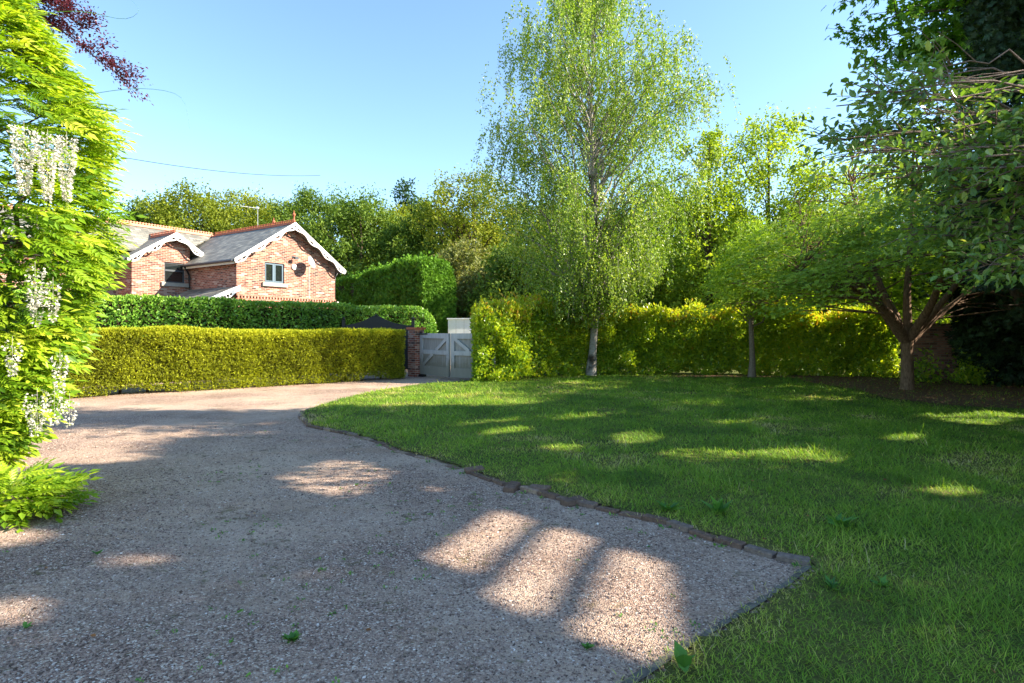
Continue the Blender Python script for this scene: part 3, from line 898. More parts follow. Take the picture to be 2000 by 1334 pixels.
# --- silver birch
def birch():
    root = empty('birch_tree', (2.74, 19.75, 0), 0, 'tall silver birch with pale trunk and airy drooping crown in front of the laurel hedge', 'tree')
    H = 14.6
    zs = [1.9, 3.0, 4.5, 6.5, 9, 10.8, 12.0, 13.0, 13.9]; rs = [.6, 2.1, 2.9, 3.7, 4.1, 3.9, 3.2, 2.1, .6]
    w = MB()
    n = 16; t = np.linspace(0, 1, n); T = np.zeros((n, 3)); T[:, 2] = t * 13.6
    T[:, 0] = .12 * np.sin(t * 7) + .15 * t; T[:, 1] = .1 * np.cos(t * 5) - .1
    w.tube(T, .14 * (1 - t * .93) * np.where(t == 0, 1.5, 1), 12, cap=False)
    m = MB(); P = []; D = []; VV = []
    nb = 215
    for i in range(nb):
        zt = RG.uniform(2.7, 13.9)
        r = np.interp(zt, zs, rs) * (RG.random() ** .42) * (1 + .16 * (RG.random() - .4))
        a = RG.uniform(0, 6.28)
        tip = np.array([math.cos(a) * r + .15 * zt / 14, math.sin(a) * r, zt])
        zb = max(1.9, zt - r * RG.uniform(.7, 1.15) - .3)
        b = np.array([np.interp(zb, T[:, 2], T[:, 0]), np.interp(zb, T[:, 2], T[:, 1]), zb])
        rb = .155 * (1 - zb / 14 * .9) * .38 + .006
        L = limb(w, b, tip, rb, .005, .10, .07, 8, 5)
        cvb = RG.normal(0, .08)
        ns = int(15 + 17 * (r / 3.5))
        for j in range(ns):
            f = 1 - RG.random() ** 1.6 * .75
            o = np.array([np.interp(f, np.linspace(0, 1, 8), L[:, c]) for c in range(3)])
            o = o + RG.normal(0, .26, 3)
            sl = RG.uniform(.35, 1.15) * (1.2 if r > 2.5 else .9)
            k = int(sl * 30)
            tt = np.sort(RG.random(k))
            dr = RG.normal(0, .22, 2) + .3 * np.array([math.cos(a), math.sin(a)])
            S = np.stack([o[0] + dr[0] * np.sqrt(tt) * sl * .6, o[1] + dr[1] * np.sqrt(tt) * sl * .6, o[2] + .08 - tt ** 1.3 * sl], 1)
            if j % 4 == 0:
                w.tube([o, (o[0] + dr[0] * sl * .45, o[1] + dr[1] * sl * .45, o[2] - sl * .5), (o[0] + dr[0] * sl * .6, o[1] + dr[1] * sl * .6, o[2] - sl)], [.004, .003, .002], 3, cap=False)
            P.append(S + RG.normal(0, .045, (k, 3))); VV.append(np.full(k, cvb) + RG.normal(0, .17, k))
    P = np.vstack(P); V = np.concatenate(VV) + .52
    k = P[:, 2] > 1.7; P, V = P[k], V[k]
    d = rdirs(len(P)); d[:, 2] -= .9
    m.scatter(KITE, P, frames(unit(d), rdirs(len(P))), .084 * RG.uniform(.7, 1.3, len(P)), np.clip(V, 0, 1))
    m.build('crown', M['birch'], root)
    w.build('trunk', M['birchbark'], root, True)
birch()


# --- maple with short trunk
def maple():
    bx, by = 10.35, 14.9
    root = empty('maple_tree', (bx, by, 0), 0, 'spreading maple with short stout trunk forking low, layered leaves, at the leaf-littered lawn edge', 'tree')
    w = MB()
    w.tube([(0, 0, -.05), (0, 0, .12), (.01, 0, .6), (0, .02, 1.15), (.02, 0, 1.5)], [.21, .165, .14, .135, .165], 12, cap=False)
    m = MB(); forks = []
    mains = [((-.1, 0, 1.35), (-.75, -.1, 2.15), (-1.5, -.2, 3.0), (-2.9, -.3, 3.9)), ((-.05, .05, 1.4), (-.35, .3, 2.4), (-.7, .6, 3.8), (-1.0, .8, 5.6)),
             ((.03, 0, 1.4), (.05, .1, 2.5), (.25, .2, 4.2), (.3, .2, 6.4)), ((.08, 0, 1.4), (.6, -.2, 2.1), (1.3, -.4, 3.2), (2.2, -.5, 4.8)),
             ((.1, 0, 1.35), (.9, .3, 1.9), (1.9, .6, 2.5), (3.2, .9, 3.4)), ((0, -.1, 1.4), (.1, -.8, 2.3), (-.2, -1.7, 3.4), (-.5, -2.6, 4.4)),
             ((-.08, -.05, 1.35), (-.8, -.6, 2.0), (-2.0, -1.2, 2.6), (-3.6, -1.6, 3.0)), ((0, .1, 1.4), (.2, .9, 2.3), (.1, 2.0, 3.3), (-.2, 3.0, 4.2))]
    for L in mains:
        P = np.array(L, float)
        t = np.linspace(0, 3, 10); Q = np.stack([np.interp(t, range(4), P[:, c]) for c in range(3)], 1)
        Q[1:-1] = (Q[:-2] + Q[1:-1] * 2 + Q[2:]) / 4
        w.tube(Q, np.linspace(.115, .03, 10), 8, cap=False)
        forks.append(Q)
    allp = np.vstack([f[3:] for f in forks])
    # plates of leaves
    NP = 900
    C = []
    while len(C) < NP:
        a = RG.uniform(0, 6.28); u = RG.random() ** .42
        R = 5.15 * (1 + .10 * math.sin(3 * a + 1)) * (1 - .2 * max(0, math.sin(a)))
        x, y = math.cos(a) * R * u, math.sin(a) * R * u
        ztop = 7.3 - 4.2 * u ** 2.0
        zbot = 3.3 - 1.5 * u ** 1.2
        f = RG.random() ** .6
        if y < .5 and abs(x - .2) < 2.6: zbot = max(zbot, 3.0 + .1 * x)
        z = zbot + max(ztop - zbot, .1) * f
        if x > 2.5 and RG.random() < .3: continue
        C.append((x, y, z))
    C = np.array(C)
    for c in C[::3]:
        j = np.argmin(np.linalg.norm(allp - c, axis=1) + 2.5 * np.maximum(0, allp[:, 2] - c[2] + .3))
        limb(w, allp[j], c, .022, .005, .04, .1, 5, 4)
    k = 88
    idx = np.repeat(np.arange(NP), k)
    off = RG.normal(0, .30, (len(idx), 3)); off[:, 2] *= .16
    outx = unit(C[:, :2])[idx]
    rad_o = off[:, 0] * outx[:, 0] + off[:, 1] * outx[:, 1]
    P = C[idx] + off; P[:, 2] -= .42 * rad_o + .1 * np.hypot(off[:, 0], off[:, 1])
    d = np.concatenate([outx + RG.normal(0, .6, (len(idx), 2)), -.45 + RG.normal(0, .25, (len(idx), 1))], 1)
    nr = np.array([0, 0, 1.0]) + RG.normal(0, .35, (len(idx), 3)) + np.concatenate([outx * .4, np.zeros((len(idx), 1))], 1)
    v = .5 + RG.normal(0, .1, NP)[idx] + RG.normal(0, .16, len(idx))
    kk = ~(sunny(P[:, 0] + bx, P[:, 1] + by, P[:, 2]) & (RG.random(len(P)) < np.where(P[:, 2] > 4.5, .94, .3)))
    P, d, nr, v = P[kk], d[kk], nr[kk], v[kk]
    m.scatter(PALM, P, frames(unit(d), nr), .074 * RG.uniform(.7, 1.3, len(P)), np.clip(v, 0, 1))
    m.build('crown', M['maple'], root)
    w.build('trunk', M['maplebark'], root, True)
maple()

# --- slim tree in front of the hedge
tree('slim_tree', 'slender young tree with a thin pale straight trunk between the birch and the maple', (7.9, 18.75), 5.2,
     [(.46, .8), (.6, 1.4), (.8, 1.2), (1, .3)], 'maple', 120, 80, .08, bark='slimbark', tr=.105, clump=.25, nlimb=30, seed=3)

# --- background woodland
BG = 'woodland trees behind the house and hedges'
def px(u, Y): return ((u - 1000) / 1111 * Y, Y)
WOOD = [  # px, Y, top py, radius, material, label
    (300, 52, 392, 4.2, 'oakdark', 'blue-green rounded tree at the left end of the wood above the pale ridge tiles'),
    (395, 50, 366, 5.4, 'oak', 'broad olive oak rising directly behind the small gable'),
    (480, 54, 372, 4.6, 'oak', 'olive green oak behind the television aerial'),
    (545, 58, 398, 4.2, 'oak', 'lower olive tree behind the finial of the large gable'),
    (622, 50, 368, 4.6, 'oakdark', 'dark green oak just right of the large gable'),
    (705, 46, 378, 4.8, 'oakdark', 'wide dark green oak above the clipped conifer hedge'),
    (760, 52, 400, 4.0, 'oak', 'mid green oak between the wide dark oak and the pine'),
    (850, 44, 402, 3.6, 'oakdark', 'rounded dark tree right of the pine'),
    (1010, 42, 392, 3.8, 'oakdark', 'dark tree half hidden behind the left of the birch'),
    (1100, 46, 402, 4.4, 'oak', 'olive tree seen through the birch left of its trunk'),
    (1210, 44, 412, 4.4, 'oakdark', 'dark green tree seen through the birch right of its trunk'),
    (1310, 40, 388, 3.8, 'oak', 'olive tree behind the right edge of the birch'),
]
for i, (u, Y, ty, R, mt, lab) in enumerate(WOOD):
    H = 1.6 + (645 - ty) / 1111 * Y
    tree('oak_tree', lab, px(u, Y), H, [(.06, R * .8), (.3, R), (.6, R), (.82, R * .72), (.97, R * .3)], mt, 260, 165, .23, group=BG, tr=.3,
         clump=.22, nlimb=14, seed=i, shell=.35, lump=.3)
tree('pine_tree', 'narrow blue-green pine standing above the oaks left of the open oak', px(790, 54), 1.6 + 290 / 1111 * 54,
     [(.5, 2.2), (.8, 1.7), (1, .5)], 'pine', 60, 80, .3, group=BG, tr=.25, clump=.4, nlimb=10, seed=41, flat=.5)
tree('oak_tree', 'open oak with visible forked limbs against the sky left of the birch', px(925, 38), 1.6 + 318 / 1111 * 38,
     [(.42, 2.0), (.6, 3.2), (.8, 3.4), (.97, 1.5)], 'oak', 150, 90, .19, group=BG, tr=.27, clump=.24, nlimb=60, seed=22, shell=.4, lump=.35, vbias=.1)
# shrubs under the wood
SH_ = [(905, 34, 470, 2.4, 'pale', 'pale olive shrub between clipped conifer hedge and birch'), (960, 32, 520, 2.4, 'pale', 'beige-green shrub right of the white shed'),
       (1010, 30, 480, 2.6, 'oakdark', 'dark shrub behind the left end of the laurel hedge'), (1090, 30, 470, 2.8, 'oak', 'olive shrub behind the laurel hedge left of the birch trunk'),
       (1190, 31, 480, 2.8, 'oakdark', 'dark shrub behind the laurel hedge right of the birch trunk'), (1290, 31, 470, 2.8, 'yellowgreen', 'yellow-green shrub behind the laurel hedge under the birch'),
       (1390, 33, 560, 2.6, 'pale', 'pale feathery shrub over the laurel hedge left of the maple'), (640, 47, 520, 3.0, 'oakdark', 'low dark tree filling the gap beside the large gable'),
       (745, 44, 500, 3.2, 'oak', 'olive shrub behind the clipped conifer hedge'), (570, 60, 470, 4, 'oakdark', 'shadowy low tree behind the large gable roof')]
for i, (u, Y, ty, R, mt, lab) in enumerate(SH_):
    H = 1.6 + (645 - ty) / 1111 * Y
    tree('shrub', lab, px(u, Y), H, [(.02, R * .9), (.4, R), (.75, R * .8), (.97, R * .3)], mt, 150, 120, .20, group='shrubs under the wood', cat='shrub', tr=.1,
         clump=.26, nlimb=10, seed=i + 60, shell=.35)
# yellow-green trees behind the hedge on the right
RT = [(1385, 27.5, 262, 2.5, .40, 'sunlit yellow-green tree with open top just right of the birch'),
      (1500, 29, 232, 2.9, .45, 'sunlit yellow tree with twiggy top between birch and maple'),
      (1610, 27, 330, 3.3, .3, 'bright yellow-green tree behind the left of the maple crown'),
      (1735, 28, 300, 3.3, .3, 'bright yellow-green tree behind the maple trunk'),
      (1850, 26, 330, 3.3, .2, 'bright yellow-green tree behind the right of the maple crown')]
for i, (u, Y, ty, R, z0, lab) in enumerate(RT):
    H = 1.6 + (645 - ty) / 1111 * Y
    tree('ash_tree', lab, px(u, Y), H, [(.1, R * .7), (z0, R), (.75, R * .9), (1, R * .35)], 'yellowgreen', 190, 85, .17, group='sunlit trees behind the laurel hedge',
         tr=.2, clump=.22, nlimb=50, seed=i + 80, shell=.5, lump=.4)
for i, (u, Y, ty, R, lab) in enumerate([(1420, 36, 430, 3.2, 'dark evergreen in the gap between birch and maple'), (1560, 38, 420, 3.6, 'dark tree behind the sunlit yellow tree left of the maple'),
                                        (1700, 38, 430, 3.6, 'dark tree far behind the middle of the maple'), (1840, 36, 430, 3.6, 'dark tree far behind the right side of the maple')]):
    H = 1.6 + (645 - ty) / 1111 * Y
    tree('evergreen_tree', lab, px(u, Y), H, [(.02, R), (.5, R), (.8, R * .7), (1, R * .2)], 'oakdark', 200, 130, .26, group='dark trees behind the maple', tr=.2, clump=.24, nlimb=8, seed=i + 95, shell=.3)


# --- tall dark conifers on the right
def column_conifer(name, label, x, y, H, R, n, size, group=None, z0=.2, mat='yew', tpl=SPRAY, shell=.35, trunk=.2, fine=0):
    root = empty(name, (x, y, 0), 0, label, 'tree', group)
    t = RG.random(n)
    r = np.interp(t, [0, .12, .6, .85, 1], [R * .9, R, R * .95, R * .7, R * .1])
    a = RG.uniform(0, 6.28, n)
    rr = RG.random(n) ** shell
    lump = 1 + .16 * (vnoise(a * 2.2 + x, t * 9, 1, 51) - .5) * 2 + .08 * (vnoise(a * 7, t * 40, 1, 52) - .5)
    P = np.stack([np.cos(a) * r * rr * lump, np.sin(a) * r * rr * lump, z0 + t * (H - z0)], 1)
    d = unit(np.stack([np.cos(a), np.sin(a), RG.normal(-.1, .5, n)], 1) + RG.normal(0, .4, (n, 3)))
    W = P + np.array([x, y, 0.])
    k = np.ones(n, bool)
    for f in (0, .5, 1): k &= ~sunny(W[:, 0] + d[:, 0] * size * f, W[:, 1] + d[:, 1] * size * f, W[:, 2] + d[:, 2] * size * f, bool(group))
    if not group: k &= ~((W[:, 2] > 7.0) & sunny(W[:, 0], W[:, 1], W[:, 2]))
    if fine:
        gx = W[:, 0] - SH[0] * COT * W[:, 2]; gy = W[:, 1] - SH[1] * COT * W[:, 2]
        k &= ~((gx > -.85) & (gx < 1.4) & (gy > 2.45) & (gy < 5.35))
    if group: k &= ~passing(W, [((8.6, 10.6, 7.0), 2.6)], .40) & ~passing(W, [((5.3, 6, 3.4), 1.5)], .22) & ~passing(W, [((10.3, 14.9, 4.5), 3.5)], .45)
    P, a, d = P[k], a[k], d[k]; n = len(P)
    m = MB(); m.scatter(tpl, P, frames(unit(d), rdirs(n, .5)), size * RG.uniform(.7, 1.3, n), np.clip(.4 + RG.normal(0, .22, n), 0, 1))
    if fine:      # added fine sprays that block sun between the window-shaped light patches
        gx = RG.uniform(-1.1, 1.7, fine); gy = RG.uniform(2.3, 5.5, fine); X = RG.uniform(x - R * .85, x + R * .85, fine)
        z = (X - gx) / (SH[0] * COT); Y = gy + SH[1] * COT * z + 0
        k = ~sunny(X, Y, z) & (np.hypot(X - x, Y - y) < R) & (z < H); Q = np.stack([X - x, Y - y, z], 1)[k]
        m.scatter(tpl, Q, frames(rdirs(len(Q)), rdirs(len(Q))), .075 * RG.uniform(.7, 1.2, len(Q)), RG.random(len(Q)) * .8)
    m.build('crown', M[mat], root)
    w = MB(); w.tube([(0, 0, 0), (0, 0, 2.5), (0, 0, 5.5)], [trunk, trunk * .7, .03], 8, cap=False)
    w.build('trunk', M['bark'], root, True)
    return root
column_conifer('tall_conifer', 'tall dark columnar conifer rising out of the top right corner', 8.0, 7.2, 11.5, 1.9, 70000, .13, z0=2.2)
g_ = 'conifers added right of the lawn to cast shade'  # row added mostly out of view to shade lawn and drive
NMS = ['short one behind the yew', 'nearest the maple', 'second nearest the maple', 'level with the kerb corner', 'level with the camera', 'last one behind the camera']
for nm_, (x, y, H, R) in zip(NMS, ((15.2, 15.9, 9, 2.2), (14.3, 9.6, 12, 2.7), (13.6, 6.0, 12.5, 2.7), (13.3, 2.4, 11.5, 2.7))):
    column_conifer('conifer', 'dark conifer in the row added beyond the lawn for shade, ' + nm_, x, y, H, R, 21000, .38, g_, fine=150000 if y in (6.0, 2.4) else 0)
# spreading yew low on the right
def yew():
    x0, y0 = 13.2, 13.4
    root = empty('yew_tree', (x0, y0, 0), 0, 'dark yew with low drooping branches at the right edge beside the brick wall', 'tree')
    w = MB()
    for b in ((0, 0), (.35, .2), (-.25, .25), (.1, -.3)):
        w.tube([(b[0], b[1], 0), (b[0] * 1.8, b[1] * 1.8, 1.6), (b[0] * 4, b[1] * 4, 3.6), (b[0] * 5, b[1] * 5, 6)], [.17, .13, .09, .03], 8, cap=False)
    C = []
    for i in range(150):
        a = RG.uniform(0, 6.28); u = RG.random() ** .5; z = RG.uniform(1.9, 7.2)
        R = np.interp(z, [1.9, 3, 5, 7.2], [2.4, 2.9, 2.4, .9])
        C.append((math.cos(a) * R * u, math.sin(a) * R * u, z))
    for i in range(26):   # branches sweeping to the ground on the camera's right
        C.append((RG.uniform(-1.0, 2.2), RG.uniform(-3.0, -1.4), RG.uniform(.35, 2.2)))
    C = np.array(C)
    for c in C[::2]: limb(w, (0, 0, max(.8, c[2] * .6)), c, .035, .008, .1, .1, 6, 4)
    idx = np.repeat(np.arange(len(C)), 95)
    P = C[idx] + RG.normal(0, .34, (len(idx), 3)) * (1, 1, .7)
    P[:, 2] = np.maximum(P[:, 2], .12)
    k = ~sunny(P[:, 0] + x0, P[:, 1] + y0, P[:, 2]); P = P[k]
    d = rdirs(len(P)) + unit(P * (1, 1, 0)) * .6 - np.array([0, 0, .7])
    m = MB(); m.scatter(SPRAY, P, frames(unit(d), rdirs(len(P), .4)), .17 * RG.uniform(.7, 1.3, len(P)), np.clip(.5 + RG.normal(0, .2, len(P)), 0, 1))
    m.build('crown', M['yew'], root); w.build('trunk', M['bark'], root, True)
yew()


# --- sycamore hanging in from the top right
def hanging_tree(name, label, base, leafm, tpl, lsize, mains, nper, twig, spread, leafn, seed, bark='bark', tr=.22, flatz=.5, keepsun=1.0, th=4.0, prune=None):
    root = empty(name, (base[0], base[1], 0), 0, label, 'tree')
    w = MB(); b = np.array([base[0], base[1], 0.])
    w.tube([(0, 0, 0), (0, 0, th * .4), (-.1, 0, th), (-.1, .1, th * 1.6)], [tr * 1.3, tr, tr * .8, tr * .4], 10, cap=False)
    P = []; D = []; V = []
    for L in mains:
        Q0 = np.array(L, float) - b
        t = np.linspace(0, len(L) - 1, 12); Q = np.stack([np.interp(t, range(len(L)), Q0[:, c]) for c in range(3)], 1)
        Q[1:-1] = (Q[:-2] + 2 * Q[1:-1] + Q[2:]) / 4 + RG.normal(0, .03, (10, 3))
        w.tube(Q, np.linspace(tr * .16, .006, 12), 6, cap=False)
        tdir = unit(Q[-1] - Q[0])
        for j in range(nper):
            f = RG.random() ** .7 * 11; i0 = min(int(f), 10); o = Q[i0] + (Q[i0 + 1] - Q[i0]) * (f - i0)
            dv = unit(tdir * .8 + RG.normal(0, spread, 3) * (1, 1, flatz)); ln = RG.uniform(.4, 1) * twig
            e = o + dv * ln; e[2] -= .12 * ln
            if not sunny(np.array([e[0] + base[0]]), np.array([e[1] + base[1]]), np.array([e[2]]))[0] or keepsun < .8:
              if prune is None or not prune(e[0] + base[0], e[1] + base[1], e[2]): w.tube([o, (o + e) / 2 + (0, 0, .04 * ln), e], [.007, .005, .0025], 4, cap=False)
            tt = RG.random(leafn) ** .8
            pp = o[None] + (e - o)[None] * tt[:, None] + RG.normal(0, .05 + lsize * .35, (leafn, 3))
            P.append(pp); cv = RG.normal(0, .1); V.append(.5 + cv + RG.normal(0, .17, leafn))
            dd = dv[None] * .8 + RG.normal(0, .6, (leafn, 3)); dd[:, 2] -= .35; D.append(dd)
    P = np.vstack(P); D = np.vstack(D); V = np.concatenate(V)
    k = ~(sunny(P[:, 0] + base[0], P[:, 1] + base[1], P[:, 2]) & (RG.random(len(P)) < keepsun))
    if prune is not None: k &= ~prune(P[:, 0] + base[0], P[:, 1] + base[1], P[:, 2])
    P, D, V = P[k], D[k], V[k]
    m = MB(); m.scatter(tpl, P, frames(unit(D), np.array([0, 0, 1.0]) + RG.normal(0, .5, (len(P), 3))), lsize * RG.uniform(.65, 1.25, len(P)), np.clip(V, 0, 1))
    m.build('crown', M[leafm], root); w.build('trunk', M[bark], root, True)
    return root

syc = []
for i in range(30):
    z = RG.uniform(5.5, 9.0); y = RG.uniform(8.4, 10.3)
    reach = np.interp(z, [5.6, 6.2, 7.2, 9], [2.1, .8, .05, -0.2]) + RG.uniform(0, 1.2)
    tipx = 5.3 * y / 9.5 + reach
    syc.append([(13.2, 10.8, 5.2 + .25 * (z - 5)), (10.7, (10.8 + y) / 2, (z + 6.4) / 2), ((tipx + 10) / 2, y, z + .35), (tipx, y, z)])
hanging_tree('sycamore_tree', 'sycamore with sunlit lobed leaves hanging in at the top right', (13.2, 10.8), 'sycamore', PALM, .10,
             syc, 26, 1.1, .5, 46, 5, tr=.26, th=4.6, keepsun=.45)

# --- cherry close to the camera on the right
chy = []
for i in range(36):
    y = RG.uniform(5.2, 7.2); z = RG.uniform(2.0, 4.7) if i < 22 else RG.uniform(3.2, 4.5)
    left = np.interp(z, [2.0, 2.6, 3.3, 4.0, 4.7], [.84, .70, .58, .55, .66]) + RG.uniform(0, .22)
    tx = left * y
    chy.append([(8.4, 6.2, 1.9 + (z - 2) * .3), (6.9, (6.2 + y) / 2, (z + 2.6) / 2 + .25), ((tx + 6.2) / 2, y, z + .15), (tx, y, z)])
hanging_tree('cherry_tree', 'cherry tree reaching in from the right with long glossy leaves close to the camera', (8.4, 6.2), 'cherry', LEAF6, .095,
             chy, 22, .7, .42, 15, 6, bark='twig', tr=.13, th=2.2, keepsun=.6, prune=lambda x, y, z: (x > .76 * y) & (z > 1.6 + .44 * y))

# --- copper beech branch, top left
cop = [[(-13.5, 11.5, 6.0), (-11.0, 11.3, 7.9), (-9.3, 11.1, 7.9), (-7.55, 11.0, 6.5)],
       [(-13.5, 11.5, 6.0), (-11.0, 11.3, 8.4), (-9.4, 11.2, 8.4), (-8.4, 11.0, 7.5)],
       [(-13.5, 11.5, 6.0), (-11.5, 11.4, 8.2), (-10.0, 11.4, 8.6), (-9.0, 11.2, 7.9)],
       [(-13.5, 11.5, 6.0), (-11.5, 11.2, 8.6), (-10.2, 11.0, 8.7), (-9.3, 11.0, 8.6)],
       [(-13.5, 11.5, 6.0), (-12, 11.2, 8.8), (-10.8, 11.0, 8.9), (-9.7, 11.0, 8.2)]]
hanging_tree('copper_beech_tree', 'copper beech with dark purple-red leaves showing above the climber at the top left', (-13.5, 11.5), 'copper', KITE, .06,
             cop, 60, .6, .42, 70, 7, tr=.3, th=5.0, keepsun=0)


# ------------------------------------------------------------------ hedges
def hedge(name, label, path, thick, hfun, n, tpl, size, mat, z0=0.1, rough=.08, lumps=.12, fr=(.42, .26, .12, .2), vb=.5, vtop=0., core=True, upd=.3, part='foliage', stems=0, cat='hedge', loose=False):
    """path = line of the camera-side foot; the hedge's thickness lies to the left of travel"""
    root = empty(name, (path[0][0], path[0][1], 0), 0, label, cat)
    o0 = np.array([path[0][0], path[0][1], 0.])
    P2 = np.array(path, float); seg = np.linalg.norm(np.diff(P2, axis=0), axis=1); cum = np.concatenate([[0], np.cumsum(seg)]); L = cum[-1]
    s = RG.uniform(0, L, n)
    kind = RG.choice(4, n, p=np.array(fr) / sum(fr))     # front, top, ends, inside
    end = RG.integers(0, 2, n)
    s = np.where(kind == 2, np.where(end == 0, np.abs(RG.normal(0, rough, n)), L - np.abs(RG.normal(0, rough, n))), s)
    ks = np.clip(np.searchsorted(cum, s) - 1, 0, len(seg) - 1)
    T = (P2[ks + 1] - P2[ks]) / seg[ks][:, None]; Nn = np.stack([-T[:, 1], T[:, 0]], 1)
    X = np.stack([np.interp(s, cum, P2[:, 0]), np.interp(s, cum, P2[:, 1])], 1)
    h = hfun(s, L)
    u = RG.random(n); zt = RG.random(n)
    z0 = z0 + .16 * np.clip(vnoise(s, s * 0, 1.1, 66) - .62, 0, 1) / .38
    lz = z0 + (h - z0) * zt
    bulge = lumps * (vnoise(s, lz, 1.3, 61) - .5) * 2 + lumps * .6 * (vnoise(s, lz, 4.5, 62) - .5) * 2
    dep = np.abs(RG.normal(0, rough, n)) + bulge
    hb = h + lumps * (vnoise(s, u * thick, 1.1, 63) - .5) + lumps * .7 * (vnoise(s, u, 4, 64) - .5)
    v = np.where(kind == 0, dep, u * thick)
    z = np.where(kind == 1, hb - np.abs(RG.normal(0, rough * .8, n)), z0 + (hb - z0) * zt)
    if loose:      # rounded shoulders and stray shoots
        v = v + np.where(kind == 0, .42 * np.clip(zt - .6, 0, 1) ** 2 / .16, 0)
        z = z + np.where((kind == 1) & (RG.random(n) < .12), np.abs(RG.normal(0, .16, n)), 0) - np.where(kind == 1, .22 * np.exp(-u * thick / .25), 0)
    P = np.stack([X[:, 0] + Nn[:, 0] * v, X[:, 1] + Nn[:, 1] * v, z], 1) - o0
    outd = np.zeros((n, 3))
    outd[kind == 0, :2] = -Nn[kind == 0]; outd[kind == 1, 2] = 1
    outd[kind == 2, :2] = T[kind == 2] * np.where(end[kind == 2] == 0, -1, 1)[:, None]
    d = unit(outd * .9 + rdirs(n) * .9 + np.array([0, 0, upd]))
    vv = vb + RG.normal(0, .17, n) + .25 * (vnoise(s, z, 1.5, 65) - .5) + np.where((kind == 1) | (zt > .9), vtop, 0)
    m = MB(); m.scatter(tpl, P, frames(d, unit(outd + rdirs(n) * .8 + 1e-3)), size * RG.uniform(.6, 1.35, n), np.clip(vv, 0, 1))
    m.build(part, M[mat], root)
    if core:  # dark core box stands in for the shaded inside, with real stems below
        z0 = .16; c = MB(); q = max(2, int(L / .6)); sc = np.linspace(.18, L - .18, q)
        for a, b in zip(sc[:-1], sc[1:]):
            pts = []
            for ss in (a, b):
                kk = min(max(np.searchsorted(cum, ss) - 1, 0), len(seg) - 1); t = (P2[kk + 1] - P2[kk]) / seg[kk]; nn = np.array([-t[1], t[0]])
                x = np.array([np.interp(ss, cum, P2[:, 0]), np.interp(ss, cum, P2[:, 1])]) - o0[:2]
                hh = float(hfun(np.array([ss]), L)[0]) - .16
                pts += [(*(x + nn * .2), z0 + .12), (*(x + nn * (thick - .2)), z0 + .12), (*(x + nn * (thick - .2)), hh), (*(x + nn * .2), hh)]
            c.add(pts, [[(0, 1, 5, 4), (1, 2, 6, 5), (2, 3, 7, 6), (3, 0, 4, 7)]])
            c.add([pts[i] for i in (0, 1, 2, 3)], [[(0, 1, 2, 3)]]) if a == sc[0] else None
            c.add([pts[i] for i in (4, 5, 6, 7)], [[(0, 1, 2, 3)]]) if b == sc[-1] else None
        for ss in np.cumsum(RG.uniform(.25, .95, int(L / .62))):
            if ss > L - .2: break
            kk = min(max(np.searchsorted(cum, ss) - 1, 0), len(seg) - 1); t = (P2[kk + 1] - P2[kk]) / seg[kk]; nn = np.array([-t[1], t[0]])
            x = np.array([np.interp(ss, cum, P2[:, 0]), np.interp(ss, cum, P2[:, 1])]) - o0[:2] + nn * (thick * .45)
            c.tube([(x[0], x[1], 0), (x[0] + .03, x[1], .5), (x[0], x[1], 1.0)], [.035, .03, .02], 5, cap=False)
        c.build('stems', M['shadecore_twig'], root)
    return root


TUFT = ([(0, 0, 0), (.10, .5, .1), (0, 1, 0), (-.10, .5, .1), (.35, .75, .1), (.12, .45, 0), (-.35, .7, 0), (-.12, .4, .1)], [(0, 1, 2, 3), (0, 5, 4, 1), (0, 3, 6, 7)])
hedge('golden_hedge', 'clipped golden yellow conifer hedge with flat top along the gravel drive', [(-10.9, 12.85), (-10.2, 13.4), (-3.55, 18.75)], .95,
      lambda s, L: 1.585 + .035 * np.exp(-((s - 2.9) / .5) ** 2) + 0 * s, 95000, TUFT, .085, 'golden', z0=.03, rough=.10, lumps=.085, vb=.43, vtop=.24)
hedge('holly_hedge', 'clipped dark green glossy-leaved hedge in front of the brick house', [(-15.2, 14.2), (-12.2, 15.6), (-3.3, 24.9)], 1.3,
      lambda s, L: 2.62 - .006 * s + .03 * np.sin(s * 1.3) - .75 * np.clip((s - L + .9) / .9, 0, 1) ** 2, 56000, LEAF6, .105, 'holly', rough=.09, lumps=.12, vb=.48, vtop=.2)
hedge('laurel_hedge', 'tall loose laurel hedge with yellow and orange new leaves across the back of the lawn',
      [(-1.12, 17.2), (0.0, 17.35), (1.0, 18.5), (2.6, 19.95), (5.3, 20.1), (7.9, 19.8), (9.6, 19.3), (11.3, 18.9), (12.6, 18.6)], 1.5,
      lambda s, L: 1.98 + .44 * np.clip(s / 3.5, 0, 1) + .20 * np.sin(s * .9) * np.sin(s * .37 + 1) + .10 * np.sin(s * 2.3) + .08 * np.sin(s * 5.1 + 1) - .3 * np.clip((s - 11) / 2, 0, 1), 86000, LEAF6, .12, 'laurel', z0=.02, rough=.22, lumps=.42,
      fr=(.42, .24, .08, .26), vb=.52, vtop=.25, core=False, upd=.5, loose=True)  # top leaves coloured lighter: new shoots, and sunlight put into the tone
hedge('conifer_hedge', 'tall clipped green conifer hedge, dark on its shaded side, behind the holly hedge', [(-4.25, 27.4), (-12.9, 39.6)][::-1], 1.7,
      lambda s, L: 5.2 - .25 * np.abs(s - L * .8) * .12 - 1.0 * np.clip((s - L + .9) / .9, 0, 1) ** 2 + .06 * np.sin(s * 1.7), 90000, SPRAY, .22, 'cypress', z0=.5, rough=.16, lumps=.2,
      fr=(.45, .2, .2, .15), vb=.5, vtop=.15, loose=True)

